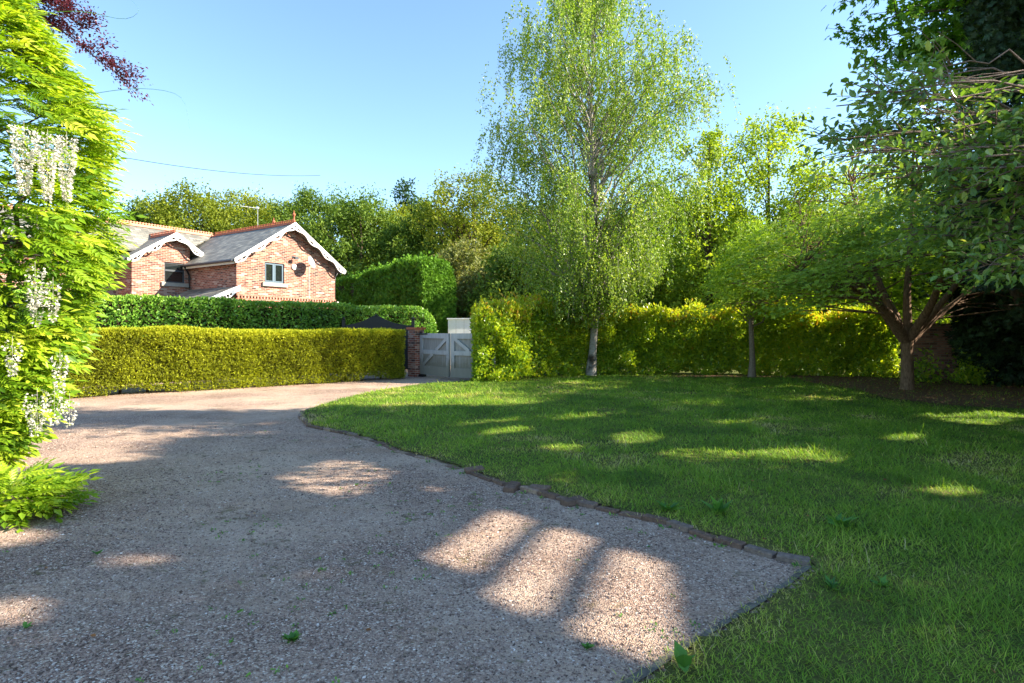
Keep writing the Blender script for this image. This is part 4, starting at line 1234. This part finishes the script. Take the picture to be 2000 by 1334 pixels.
# low plants in front of the wall
for i, (x, y, s) in enumerate(((12.0, 16.6, .5), (13.6, 16.6, .6), (12.9, 16.0, .4))):
    lab = ['glossy low laurel bush just right of the maple trunk', 'sparse evergreen bush before the shaded brick wall', 'small leafy sapling in front of the brick wall'][i]
    root = empty('laurel_bush', (x, y, 0), 0, lab, 'bush')
    n = 420; P = RG.normal(0, s * .5, (n, 3)); P[:, 2] = np.abs(P[:, 2]) * 1.4 + .1
    m = MB(); m.scatter(LEAF6, P, frames(rdirs(n, .6), rdirs(n, .8)), .12 * RG.uniform(.6, 1.3, n), np.clip(.4 + RG.normal(0, .2, n), 0, .9)); m.build('foliage', M['laurel'], root)
    w = MB()
    for j in range(7): limb(w, (0, 0, 0), P[j * 9] * (1, 1, 1), .014, .005, .02, .06, 4, 4)
    w.build('stems', M['bark'], root)

# garden wall on the right
gw = MB(); gw.box(0, 9.5, 0, .23, 0, 1.75); gw.box(-.02, 9.52, -.02, .25, 1.753, 1.82)
o = gw.build('brick_wall', M['brickwall']); o.location = (12.7, 18.3, 0); o.rotation_euler = (0, 0, rad(-7))
tag(o, 'old shaded brick garden wall behind the yew at the right edge', 'wall')

# gate pillar
gp = empty('gate_pillar', (-3.33, 19.75, 0), rad(-42), 'narrow brick gate pillar between golden hedge and grey gate', 'pillar')
m = MB(); m.box(-.2, .2, -.2, .2, 0, 1.62); m.build('shaft', M['brick'], gp)
m = MB(); m.box(-.24, .24, -.24, .24, 1.623, 1.70); m.build('cap', M['terracotta'], gp)


# ------------------------------------------------------------------ gate
def gate_leaf(hinge, free, mirror, label):
    v = Vector((free[0] - hinge[0], free[1] - hinge[1], 0)); W = v.length
    root = empty('timber_gate', (hinge[0], hinge[1], 0), math.atan2(v.y, v.x), label, 'gate', 'pair of grey driveway gates')
    z0, z1 = .10, 1.50; t = .05
    s = -1 if not mirror else 1        # side that faces the drive
    b = MB()
    nb_ = int(W / .11)
    for i in range(nb_):
        x0 = .02 + i * (W - .04) / nb_; b.box(x0 + .0025, x0 + (W - .04) / nb_ - .0025, -.012, .012, z0 + .02, z1 - .02)
    b.build('boards', M['gateboards'], root)
    f = MB(); y0, y1 = (.0125, .072) if s > 0 else (-.072, -.0125)
    st = .14
    f.box(0, st, y0, y1, z0, z1); f.box(W - st, W, y0, y1, z0, z1)
    f.box(st, W - st, y0, y1, z1 - .17, z1); f.box(st, W - st, y0, y1, z0, z0 + .30); f.box(st, W - st, y0, y1, .80, .94)
    f.build('frame', M['gategrey'], root)
    br = MB()
    yb0, yb1 = (.0125, .069) if s > 0 else (-.069, -.0125)
    a, c = ((st + .02, z0 + .30), (W - st, z1 - .17)) if True else None
    # upper brace and lower brace run in one line from low hinge corner to high free corner
    def brace(p, q, w=.055):
        d = Vector((q[0] - p[0], q[1] - p[1])).normalized(); n = Vector((-d.y, d.x)) * w
        pts = [(p[0] - n.x, yb0, p[1] - n.y), (q[0] - n.x, yb0, q[1] - n.y), (q[0] + n.x, yb0, q[1] + n.y), (p[0] + n.x, yb0, p[1] + n.y)]
        br.prism(pts, (0, yb1 - yb0, 0))
    sl = (c[1] - a[1]) / (c[0] - a[0])
    brace((a[0], a[1]), (a[0] + (.80 - a[1]) / sl, .80)); brace((a[0] + (.94 - a[1]) / sl, .94), (c[0], c[1]))
    br.build('brace', M['gategrey'], root)
    hg = MB(); hh = (y1 + .001 if s > 0 else y0 - .001)
    hg.box(-.05, .5, min(hh, hh + s * .012), max(hh, hh + s * .012), z1 - .05, z1 - .005); hg.box(-.07, .0, min(0, s * .05), max(0, s * .05), z1 - .12, z1 + .04)
    hg.build('hinge', M['black'], root)
    if mirror is False:
        c_ = MB(); c_.box(-.02, .25, -.10, .04, .02, .09); c_.build('drop_bolt_block', M['black'], root)
    return root
gate_leaf((-3.12, 19.62), (-1.98, 18.28), False, 'left leaf of the pair of grey timber gates, hung on the brick pillar')
gate_leaf((-0.50, 17.45), (-1.93, 18.24), True, 'right leaf of the pair of grey timber gates, half hidden by laurel hedge')

# black swan-neck gate behind the golden hedge
bg_ = empty('black_gate', (-6.45, 21.6, 0), rad(2), 'black swan-neck topped timber gate showing above the golden hedge', 'gate')
m = MB(); Wg = 2.5; pts = []
for i in range(33):
    t = i / 32; pts.append((.12 + t * Wg, 0, 1.76 + .42 * math.exp(-abs((t - .46) / .24) ** 1.35)))
pts += [(.12 + Wg, 0, .1), (.12, 0, .1)]
m.prism(pts, (0, .05, 0)); m.build('panel', M['black'], bg_)
for x in (.0, Wg + .12):
    m = MB(); m.box(x - .0, x + .11, -.04, .10, 0, 2.0); m.lathe([(.03, 2.001), (.06, 2.03), (.055, 2.08), (.01, 2.12)], (x + .055, .03, 0), 10); m.build('post', M['black'], bg_)
m = MB(); m.lathe([(.02, 2.10), (.05, 2.13), (.05, 2.18), (.01, 2.21)], (.12 + Wg * .46, .025, 0), 10); m.build('finial', M['black'], bg_)

# white shed behind the gate
sh = empty('white_shed', (-2.95, 26.2, 0), 0, 'small white panelled shed with open doorway seen above the grey gates', 'shed')
m = MB()
for i in range(4): m.box(i * .37 + .004, i * .37 + .363, 0, .05, 0, 2.1)
m.box(0, .05, .051, 2, 0, 2.1); m.box(2.1, 2.15, 0, 2, 0, 2.1); m.box(1.95, 2.099, 0, .05, 0, 2.1); m.build('wall', M['white'], sh)
m = MB(); m.box(-.04, 2.2, -.06, 2.1, 2.103, 2.16); m.build('roof', M['white'], sh)
m = MB(); m.box(1.48, 1.54, -.01, .045, 0, 2.099); m.box(1.88, 1.945, -.01, .045, 0, 2.099); m.build('door_frame', M['white'], sh)


# ------------------------------------------------------------------ house
HX = (-11.62, 24.0); HA = math.atan2(.84, .54)
house = empty('brick_house', (HX[0], HX[1], 0), HA, 'red brick cottage with two gables, white scalloped bargeboards, slate roof and terracotta ridge', 'house')
WW, SL, CX, AP = 5.17, .67, 2.585, 6.5


def gable_wall(mb, x0, x1, cx, apz, y, holes, zb=0., eave=None, dy=.12):
    """wall in the plane y with rectangular holes (x0,x1,z0,z1), drawn as strips; top follows the roof"""
    xs = sorted({x0, x1, cx} | {h[0] for h in holes} | {h[1] for h in holes})
    top = lambda x: apz - SL * abs(x - cx)
    for a, b in zip(xs[:-1], xs[1:]):
        if a < x0 - 1e-6 or b > x1 + 1e-6: continue
        hs = [h for h in holes if h[0] <= a + 1e-6 and h[1] >= b - 1e-6]
        if hs:
            h = hs[0]
            mb.add([(a, y, zb), (b, y, zb), (b, y, h[2]), (a, y, h[2])], [[(0, 1, 2, 3)]])
            mb.add([(a, y, h[3]), (b, y, h[3]), (b, y, top(b)), (a, y, top(a))], [[(0, 1, 2, 3)]])
        else:
            mb.add([(a, y, zb), (b, y, zb), (b, y, top(b)), (a, y, top(a))], [[(0, 1, 2, 3)]])
    for h in holes:
        a, b, c, d = h
        mb.add([(a, y, c), (b, y, c), (b, y, d), (a, y, d), (a, y + dy, c), (b, y + dy, c), (b, y + dy, d), (a, y + dy, d)],
               [[(0, 1, 5, 4), (1, 2, 6, 5), (2, 3, 7, 6), (3, 0, 4, 7)]])


H1 = (1.31, 2.29, 3.72, 4.62); H2 = (-1.10, -.22, 3.72, 4.62)
w = MB()
gable_wall(w, 0, WW, CX, AP - .1, 0, [H1], 3.12)
w.box(-.0, WW, .0, .02, 2.9, 3.118) if False else None
w.add([(0, 0, 0), (0, 10, 0), (0, 10, 4.66), (0, 0, 4.66)], [[(0, 1, 2, 3)]])           # side wall facing left
w.add([(WW, 0, 0), (WW, 10, 0), (WW, 10, 4.66), (WW, 0, 4.66)], [[(0, 1, 2, 3)]])
gable_wall(w, -2.40, 0, -.77, 5.80, 3.7, [H2], 0)
w.add([(-2.40, 3.7, 0), (-2.40, 5.2, 0), (-2.40, 5.2, 4.7), (-2.40, 3.7, 4.7)], [[(0, 1, 2, 3)]])
w.add([(-2.40, 5.2, 0), (-13, 5.2, 0), (-13, 5.2, 4.9), (-2.40, 5.2, 4.9)], [[(0, 1, 2, 3)]])
w.add([(-13, 5.2, 0), (-13, 11, 0), (-13, 11, 4.9), (-13, 8, 6.3), (-13, 5.2, 4.9)], [[(0, 1, 2, 3, 4)]])
w.build('wall', M['brick'], house)
lw = MB(); lw.box(-.04, WW + .04, -.06, -.002, 0, 2.93); lw.build('lower_wall', M['brickred'], house)
# dentil course
dn = MB(); dn.box(-.03, WW + .03, -.045, -.001, 2.933, 2.97); dn.box(-.03, WW + .03, -.045, -.001, 3.075, 3.118)
k = 34
for i in range(k):
    x = .03 + i * (WW - .06) / k; dn.box(x, x + .085, -.044, -.002, 2.972, 3.073)
dn.build('dentil_course', M['brickred'], house)
bk = MB(); bk.box(0, WW, .02, .03, 2.9, 3.13); bk.build('dentil_shade_strip', M['black'], house)  # black strip stands in for the shade in the recesses


def roof_plane(mb, pts, th=.07):
    a, b, c = (Vector(p) for p in pts[:3]); n = (b - a).cross(c - a).normalized()
    if n.z > 0: n = -n
    mb.prism(pts, tuple(n * th))


rw = MB()
EX = 2.9
roof_plane(rw, [(CX, -.36, AP), (CX, 7.5, AP), (CX - EX, 7.5, AP - SL * EX), (CX - EX, -.36, AP - SL * EX)])
roof_plane(rw, [(CX, -.36, AP), (CX + EX, -.36, AP - SL * EX), (CX + EX, 10, AP - SL * EX), (CX, 10, AP)])
roof_plane(rw, [(3.05, 1.8, 6.47), (3.05, 7.5, 6.47), (2.2, 7.5, 6.47 - SL * .85), (2.2, 1.8, 6.47 - SL * .85)])
roof_plane(rw, [(3.05, 1.8, 6.47), (3.9, 1.8, 6.47 - SL * .85), (3.9, 7.5, 6.47 - SL * .85), (3.05, 7.5, 6.47)])
# small gable
roof_plane(rw, [(-.77, 3.35, 5.9), (-.77, 7.5, 5.9), (-2.72, 7.5, 5.9 - SL * 1.95), (-2.72, 3.35, 5.9 - SL * 1.95)])
roof_plane(rw, [(-.77, 3.35, 5.9), (.6, 3.35, 5.9 - SL * 1.37), (.6, 7.5, 5.9 - SL * 1.37), (-.77, 7.5, 5.9)])
rw.build('roof', M['slate_y'], house)
rm = MB()
MY = 6.3 + 1.0
RY = 6.35
roof_plane(rm, [(CX, RY + .01, AP - .01), (-13.4, RY + .01, AP - .01), (-13.4, RY - 2.0, AP - .01 - .70 * 2.0), (CX - 2.7, RY - 2.0, AP - .01 - .70 * 2.0)][::-1])
roof_plane(rm, [(CX, RY + .01, AP - .01), (-13.4, RY + .01, AP - .01), (-13.4, RY + 3, AP - 2.0), (CX, RY + 3, AP - 2.0)])
rm.build('roof', M['slate_x'], house)

# lean-to roof in the corner
lt = MB()
roof_plane(lt, [(0.0, -.16, 3.45), (0.0, 3.69, 3.45), (-2.5, 3.69, 2.35), (-2.5, -.16, 2.35)], .06)
lt.build('porch_roof', M['slate_y'], house)
lt = MB(); lt.box(-2.3, -.001, -.05, 3.6, 0, 2.3); lt.build('porch_wall', M['brick'], house)


def barge(mb, x0, z0, x1, z1, y, depth=.20, amp=.07, waves=3.5, th=.045, slots=True, n=64):
    L = math.hypot(x1 - x0, z1 - z0); d = ((x1 - x0) / L, (z1 - z0) / L); nn = (d[1], -d[0])
    if nn[1] > 0: nn = (-nn[0], -nn[1])
    def pt(s, q): return (x0 + d[0] * s + nn[0] * q, z0 + d[1] * s + nn[1] * q)
    def cell(sa, sb, qa0, qb0, qa1, qb1):
        p = [pt(sa, qa0), pt(sb, qb0), pt(sb, qb1), pt(sa, qa1)]
        mb.prism([(a, y, b) for a, b in p], (0, th, 0))
    for i in range(n):
        sa, sb = L * i / n, L * (i + 1) / n
        ph = lambda s: (s / L) * waves * 2 * math.pi
        w_ = lambda s: depth + .05 + amp * math.sin(ph(s) - .6)
        m_ = math.sin(ph((sa + sb) / 2) - .6)
        cell(sa, sb, 0, 0, depth * .62, depth * .62)
        if slots and m_ > .0 and i % 5 != 0:
            cell(sa, sb, w_(sa) - .05, w_(sb) - .05, w_(sa), w_(sb))
        else:
            cell(sa, sb, depth * .62, depth * .62, w_(sa), w_(sb))


for (cx, az, xl, xr, y, wv) in ((CX, AP, CX - EX - .02, CX + EX + .02, -.41, 3.5), (-.77, 5.9, -2.74, .42, 3.30, 2.5)):
    b = MB()
    barge(b, xl, az - SL * (cx - xl) - .05, cx, az - .05, y, .10, .062, wv)
    b.build('bargeboard', M['white'], house)
    b = MB()
    barge(b, xr, az - SL * (xr - cx) - .05, cx, az - .05, y, .10, .062, wv * (xr - cx) / (cx - xl))
    b.build('bargeboard', M['white'], house)
    # white verge strip on top of the board
    b = MB()
    for (xx) in (xl, xr):
        p = [(xx, y - .02, az - SL * abs(cx - xx) - .05), (cx, y - .02, az - .05), (cx, y - .02, az + .035), (xx, y - .02, az - SL * abs(cx - xx) + .035)]
        b.prism(p, (0, .019, 0))
    b.build('verge', M['white'], house)
b = MB(); barge(b, -1.75, 2.62, .02, 3.42, -.21, .15, .05, 2); b.prism([(-1.75, -.23, 2.62), (.05, -.23, 3.44), (.05, -.23, 3.52), (-1.75, -.23, 2.70)], (0, .019, 0)); b.build('bargeboard', M['white'], house)
# soffits, gutters, pipes
b = MB(); b.box(-.30, -.02, -.3, 3.7, 4.42, 4.46); b.box(-.31, -.28, -.3, 3.7, 4.36, 4.5); b.build('eaves_board', M['cream'], house)
b = MB(); b.tube([(-.37, -.33, 4.50), (-.37, 3.6, 4.50)], .055, 8); b.tube([(CX + EX + .06, -.33, 4.50), (CX + EX + .06, 7, 4.50)], .055, 8)
b.tube([(-2.8, 3.5, 4.55), (-2.8, 5.2, 4.55)], .055, 8)
b.build('gutter', M['darkgrey'], house)
b = MB(); b.tube([(-.37, 3.45, 4.47), (-.2, 3.5, 4.25), (-.08, 3.58, 4.1), (-.08, 3.58, 3.3)], .04, 8); b.build('downpipe', M['black'], house); b = MB(); b.tube([(WW + .28, .15, 4.45), (WW + .1, .12, 4.2), (WW + .07, .1, 4.05), (WW + .07, .1, 0)], .04, 8)
b.build('downpipe', M['black'], house)
b = MB(); b.box(-2.72, -2.43, 3.45, 5.2, 4.48, 4.52); b.build('eaves_board', M['cream'], house)


def window(h, y, mat, panes):
    a, b_, c, d = h; f = MB(); yy0, yy1 = y + .05, y + .11; t = .055
    f.box(a, a + t, yy0, yy1, c, d); f.box(b_ - t, b_, yy0, yy1, c, d); f.box(a + t, b_ - t, yy0, yy1, c, c + t); f.box(a + t, b_ - t, yy0, yy1, d - t, d)
    mx = (a + b_) / 2
    if panes == 'casement':
        f.box(mx - .04, mx + .04, yy0 - .005, yy1, c + t, d - t)
        for q0, q1 in ((a + t, mx - .04), (mx + .04, b_ - t)):
            f.box(q0, q0 + .035, yy0 - .012, yy0 + .02, c + t, d - t); f.box(q1 - .035, q1, yy0 - .012, yy0 + .02, c + t, d - t)
            f.box(q0 + .035, q1 - .035, yy0 - .012, yy0 + .02, c + t, c + t + .035); f.box(q0 + .035, q1 - .035, yy0 - .012, yy0 + .02, d - t - .035, d - t)
    else:
        f.box(a + t, b_ - t, yy0 - .01, yy1, c + .50, c + .58)
    fr = f.build('window', mat, house)
    g1 = MB()
    if panes == 'casement': g1.box(a + t + .005, mx - .045, yy0 + .025, yy0 + .035, c + t, d - t); g1.box(mx + .045, b_ - t - .005, yy0 + .025, yy0 + .035, c + t, d - t)
    else: g1.box(a + t, b_ - t, yy0 + .025, yy0 + .035, c + t, d - t)
    g1.build('pane', M['glass'], fr)
    s = MB(); s.box(a - .14, b_ + .14, y - .09, y + .05, c - .17, c - .003); s.build('sill', M['stone'], fr)
    return fr


window(H1, 0, M['greyblue'], 'casement')
window(H2, 3.7, M['darkgrey'], 'awning')


def crest(x0, y0, x1, y1, z, mat, nm='ridge_tiles'):
    L = math.hypot(x1 - x0, y1 - y0); a = math.atan2(y1 - y0, x1 - x0)
    Mx = Matrix.Translation((x0, y0, z)) @ Matrix.Rotation(a, 4, 'Z'); r = MB()
    r.prism([tuple(Mx @ Vector(p)) for p in ((0, -.13, -.06), (0, 0, .05), (0, .13, -.06))], tuple(Matrix.Rotation(a, 3, 'Z') @ Vector((L, 0, 0))))
    r.box(0, L, -.012, .012, .03, .075, M=Mx)
    n = int(L / .13)
    for i in range(n):
        q = i * L / n
        r.box(q + .01, q + .055, -.012, .012, .076, .125, M=Mx)
    r.box(0, L, -.014, .014, .126, .15, M=Mx)
    for i in range(n):
        q = i * L / n + .015
        r.box(q, q + .05, -.010, .010, .151, .175, M=Mx)
    return r.build(nm, mat, house)


crest(CX, -.33, CX, 2.85, AP + .0, M['terracotta'])
crest(CX, 2.86, CX, 6.2, AP + .0, M['terracotta'])
crest(3.05, 1.85, 3.05, RY, 6.49, M['terracotta'])
crest(-13.3, RY, CX - .0, RY, AP + .0, M['terracotta_pale'])
crest(-.77, 3.4, -.77, 5.8, 5.9, M['terracotta'])
for (x, y, z) in ((CX, -.30, AP + .1), (3.05, 1.88, 6.58)):
    f = MB(); f.lathe([(.07, -.1), (.05, .05), (.035, .1), (.03, .2), (.06, .24), (.075, .29), (.05, .34), (.015, .38), (.01, .48)], (x, y, z), 10)
    f.build('finial', M['terracotta'], house, True)

# fittings on the large gable
dsh = MB(); prof = [(0.001, -.075), (.12, -.065), (.22, -.04), (.29, 0), (.30, .0), (.29, .012), (.22, -.028), (.12, -.053), (0.001, -.063)]
axis = Matrix.Rotation(-HA, 3, 'Z') @ Vector((.93, -.12, .34))
Md = Matrix.Translation((3.40, -.50, 4.78)) @ axis.to_track_quat('Z', 'Y').to_matrix().to_4x4()
dsh.lathe(prof, (0, 0, 0), 24, M=Md); dish = dsh.build('satellite_dish', M['metalgrey'], house, True)
arm = MB(); arm.tube([(3.40, -.50, 4.74), (3.5, -.2, 4.62), (3.5, -.0, 4.62)], .02, 6)
fp = Vector((3.40, -.50, 4.78)) + axis * .38 + Vector((0, 0, -.18)); arm.tube([(3.4, -.5, 4.55), tuple(fp)], .012, 5); arm.tube([tuple(fp), tuple(fp + axis * -.07 + Vector((0, 0, .02)))], .03, 8)
arm.build('bracket', M['metalgrey'], dish)
al = MB(); al.lathe([(.001, 0), (.13, 0), (.13, .05), (.10, .07), (.001, .075)], (0, 0, 0), 20, M=Matrix.Translation((2.80, -.003, 4.52)) @ Matrix.Rotation(rad(90), 4, 'X')); al.build('alarm_box', M['white'], house)
fl = MB(); fl.box(2.66, 2.84, -.30, -.20, 4.86, 4.98); fl.tube([(2.75, -.2, 4.92), (2.75, 0, 4.98)], .02, 6); fl.box(2.70, 2.80, -.02, -.001, 4.93, 5.03); fl.build('security_light', M['darkgrey'], house)
cb = MB(); cb.tube([(3.62, -.02, 4.62), (3.62, -.02, 3.12)], .010, 5); cb.build('wall_cable', M['white'], house)
# aerial
ae = MB(); ae.tube([(3.2, 3.4, 6.2), (3.2, 3.4, 7.75)], .013, 6)
for i in range(6):
    t = i / 5; c = np.array([3.2 - .85 * t, 3.4 + .0 * t, 7.72 - .05 * t]); ae.tube([c + (0, -.16, .0), c + (0, .16, 0)], .006, 4)
ae.tube([(3.25, 3.4, 7.72), (2.3, 3.4, 7.67)], .012, 5); ae.box(3.16, 3.24, 3.36, 3.44, 7.70, 7.78)
ae.build('television_aerial', M['metalgrey'], house)
# white lean-to roof past the right end
cv = MB(); cv.prism([(WW + .25, 1.3, 3.05), (WW + .25, -.9 + 1.0, 3.05), (WW + 1.75, .1, 2.45), (WW + 1.75, 1.3, 2.45)], (0, 0, -.1)); cv.box(WW + .14, WW + 1.6, .2, 1.2, 0, 2.3); cv.build('conservatory', M['white'], house)

# overhead cable
oc = MB(); t = np.linspace(0, 1, 24)
oc.tube(np.stack([-17 + t * 4.2, 16 + t * 22, 7.75 + t * 4.2 - 2.6 * t * (1 - t) * .9], 1), .012, 4)
tag(oc.build('overhead_cable', M['cable']), 'thin overhead cable slanting down from the left behind the climber to the wood', 'cable')


# ------------------------------------------------------------------ wisteria on the left
def wisteria():
    cx, cy = -5.35, 5.65
    root = empty('wisteria', (cx, cy, 0), 0, 'big sunlit yellow-green wisteria with white hanging racemes filling the left edge', 'climber')
    zs = [.30, .5, .85, 1.3, 1.75, 2.1, 3.0, 3.7, 4.1, 4.6, 4.95, 5.1]
    rs = [.25, .40, .58, .74, .95, 1.12, 1.16, 1.16, .92, .66, .42, .1]
    # flower racemes: (x, y, z top, length, width), hanging on the side towards the drive
    FL = [(-4.17, 4.86, 3.34, .58, .085), (-4.00, 4.90, 3.28, .56, .072), (-3.93, 5.02, 3.30, .56, .066), (-4.38, 4.74, 3.20, .4, .06),
          (-4.15, 4.95, 2.15, .36, .06), (-4.05, 5.02, 2.02, .34, .055), (-4.22, 5.05, 1.96, .34, .06), (-4.32, 4.92, 1.5, .30, .055),
          (-4.18, 5.26, 1.38, .34, .07), (-4.34, 5.20, 1.02, .34, .08), (-4.28, 5.32, 1.05, .34, .085), (-4.42, 5.28, .92, .30, .09), (-4.2, 5.4, .95, .26, .07)]
    n = 6600
    z = RG.uniform(.3, 5.1, n); r = np.interp(z, zs, rs)
    a = RG.uniform(-2.6, 1.3, n)
    el = np.where(np.cos(a) < 0, 2.4, 1.0)
    u = RG.random(n) ** .26
    lp = 1 + .16 * (vnoise(a * 2.3, z * 2.2, 1, 71) - .5) * 2
    P = np.stack([np.cos(a) * r * u * el * lp, np.sin(a) * r * u * lp, z], 1)
    gap = (vnoise(a * 3.1 + 5, z * 2.6, 1, 72) < .15) | ((z < .8) & (RG.random(n) < .5))
    for f in FL:
        ax, ay = f[0] - cx, f[1] - cy
        q = np.array([.66, -.75])
        al = (P[:, 0] - ax) * q[0] + (P[:, 1] - ay) * q[1]; sdw = np.abs(-(P[:, 0] - ax) * q[1] + (P[:, 1] - ay) * q[0])
        gap |= (al > -.10) & (sdw < f[4] * 1.1 + .03) & (P[:, 2] < f[2] + .02) & (P[:, 2] > f[2] - f[3])
    P, a, z = P[~gap], a[~gap], z[~gap]; n = len(P)
    out = np.stack([np.cos(a), np.sin(a), np.zeros(n)], 1)
    d = unit(out * .75 + RG.normal(0, .36, (n, 3)) + np.array([.75, -.15, .02]))
    nr = unit(np.array([.15, -.35, 1.0]) + RG.normal(0, .35, (n, 3)))
    v = .48 + RG.normal(0, .22, n) + .35 * (vnoise(a * 2, z * 2, 1, 73) - .5) - .5 * np.clip(.85 - u[~gap], 0, 1)  # inner leaves coloured darker, shade of the interior put into the tone
    P -= d * .12
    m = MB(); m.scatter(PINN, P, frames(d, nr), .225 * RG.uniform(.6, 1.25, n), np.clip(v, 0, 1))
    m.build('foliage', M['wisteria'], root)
    w = MB()
    for i in range(9):
        b = np.array([RG.uniform(-.3, .35), RG.uniform(-.3, .3), 0]); e = np.array([RG.uniform(-1, .6), RG.uniform(-.6, .5), RG.uniform(2.5, 4.2)])
        limb(w, b, e, RG.uniform(.03, .06), .015, .05, .09, 9, 7)
    for i in range(60):
        z = RG.uniform(.6, 4.4); a = RG.uniform(-2.4, 1.2); r = np.interp(z, zs, rs) * .9
        limb(w, (RG.uniform(-.3, .2), RG.uniform(-.2, .2), z - .3), (math.cos(a) * r, math.sin(a) * r, z), .014, .004, .05, .1, 5, 4)
    w.build('stems', M['twig'], root, True)
    # tendrils against the sky
    for p in ([(.6, -.2, 4.6), (1.15, -.1, 4.75), (1.55, -.05, 4.62), (1.72, -.05, 4.75), (1.6, -.05, 4.85)], [(.9, 0, 3.9), (1.6, 0, 4.02), (2.1, 0, 3.96), (2.15, 0, 3.6)],
              [(.0, -.6, 4.5), (.05, -.6, 4.9), (-.1, -.6, 5.15)]):
        Q = np.array(p); t = np.linspace(0, len(p) - 1, 14); Q = np.stack([np.interp(t, range(len(p)), Q[:, c]) for c in range(3)], 1)
        for _ in range(3): Q[1:-1] = (Q[:-2] + 2 * Q[1:-1] + Q[2:]) / 4
        tb = MB(); tb.tube(Q, np.linspace(.0035, .0015, 14), 4); tb.build('tendril', M['fresh'], root)
    for (x, y, zt, L, wd) in FL:
        k = int(L * (1050 if zt > 3 else 420))
        t = RG.random(k); a = RG.uniform(0, 6.28, k); rr = wd * np.clip(1.15 - .9 * t, .2, 1) * RG.uniform(.55, 1.1, k)
        P = np.stack([np.cos(a) * rr, np.sin(a) * rr, -t * L], 1)
        d = np.stack([np.cos(a), np.sin(a), RG.normal(-.15, .5, k)], 1) + RG.normal(0, .35, (k, 3))
        f = MB(); f.scatter(KITE, P, frames(unit(d), rdirs(k)), np.stack([RG.uniform(.026, .04, k)] + [RG.uniform(.018, .03, k)] * 2, 1), np.clip(RG.normal(.62 if zt > 3 else .35, .25, k), 0, 1))
        f.tube([(0, 0, .05), (0, 0, -L * .5), (0, 0, -L)], [.0015, .0012, .001], 3, val=0)
        o = f.build('flower_raceme', M['petal'], root); o.location = (x - cx, y - cy, zt)
    return root
wisteria()

# suckers at the foot of the climber
sk = empty('wisteria_sucker', (-4.35, 4.95, 0), 0, 'low ferny shoots of bright pinnate leaves on the gravel at the foot of the climber', 'climber')
n = 300
a = RG.uniform(0, 6.28, n); u = RG.random(n) ** .7
P = np.stack([np.cos(a) * .42 * u, np.sin(a) * .35 * u, .06 + .34 * (1 - u * .75) * RG.random(n)], 1)
d = np.stack([np.cos(a) * .9 + .35, np.sin(a) * .8 - .15, RG.uniform(-.05, .8, n)], 1)
m = MB(); m.scatter(PINN, P, frames(unit(d), np.array([0, 0, 1.0]) + RG.normal(0, .3, (n, 3))), .20 * RG.uniform(.6, 1.3, n), np.clip(.42 + RG.normal(0, .2, n), 0, 1)); m.build('foliage', M['wisteria'], sk)
w = MB()
for i in range(26): limb(w, (RG.uniform(-.2, .2), RG.uniform(-.15, .15), 0), P[i * 7], .006, .003, .1, .1, 5, 4)
w.build('stems', M['twig'], sk)
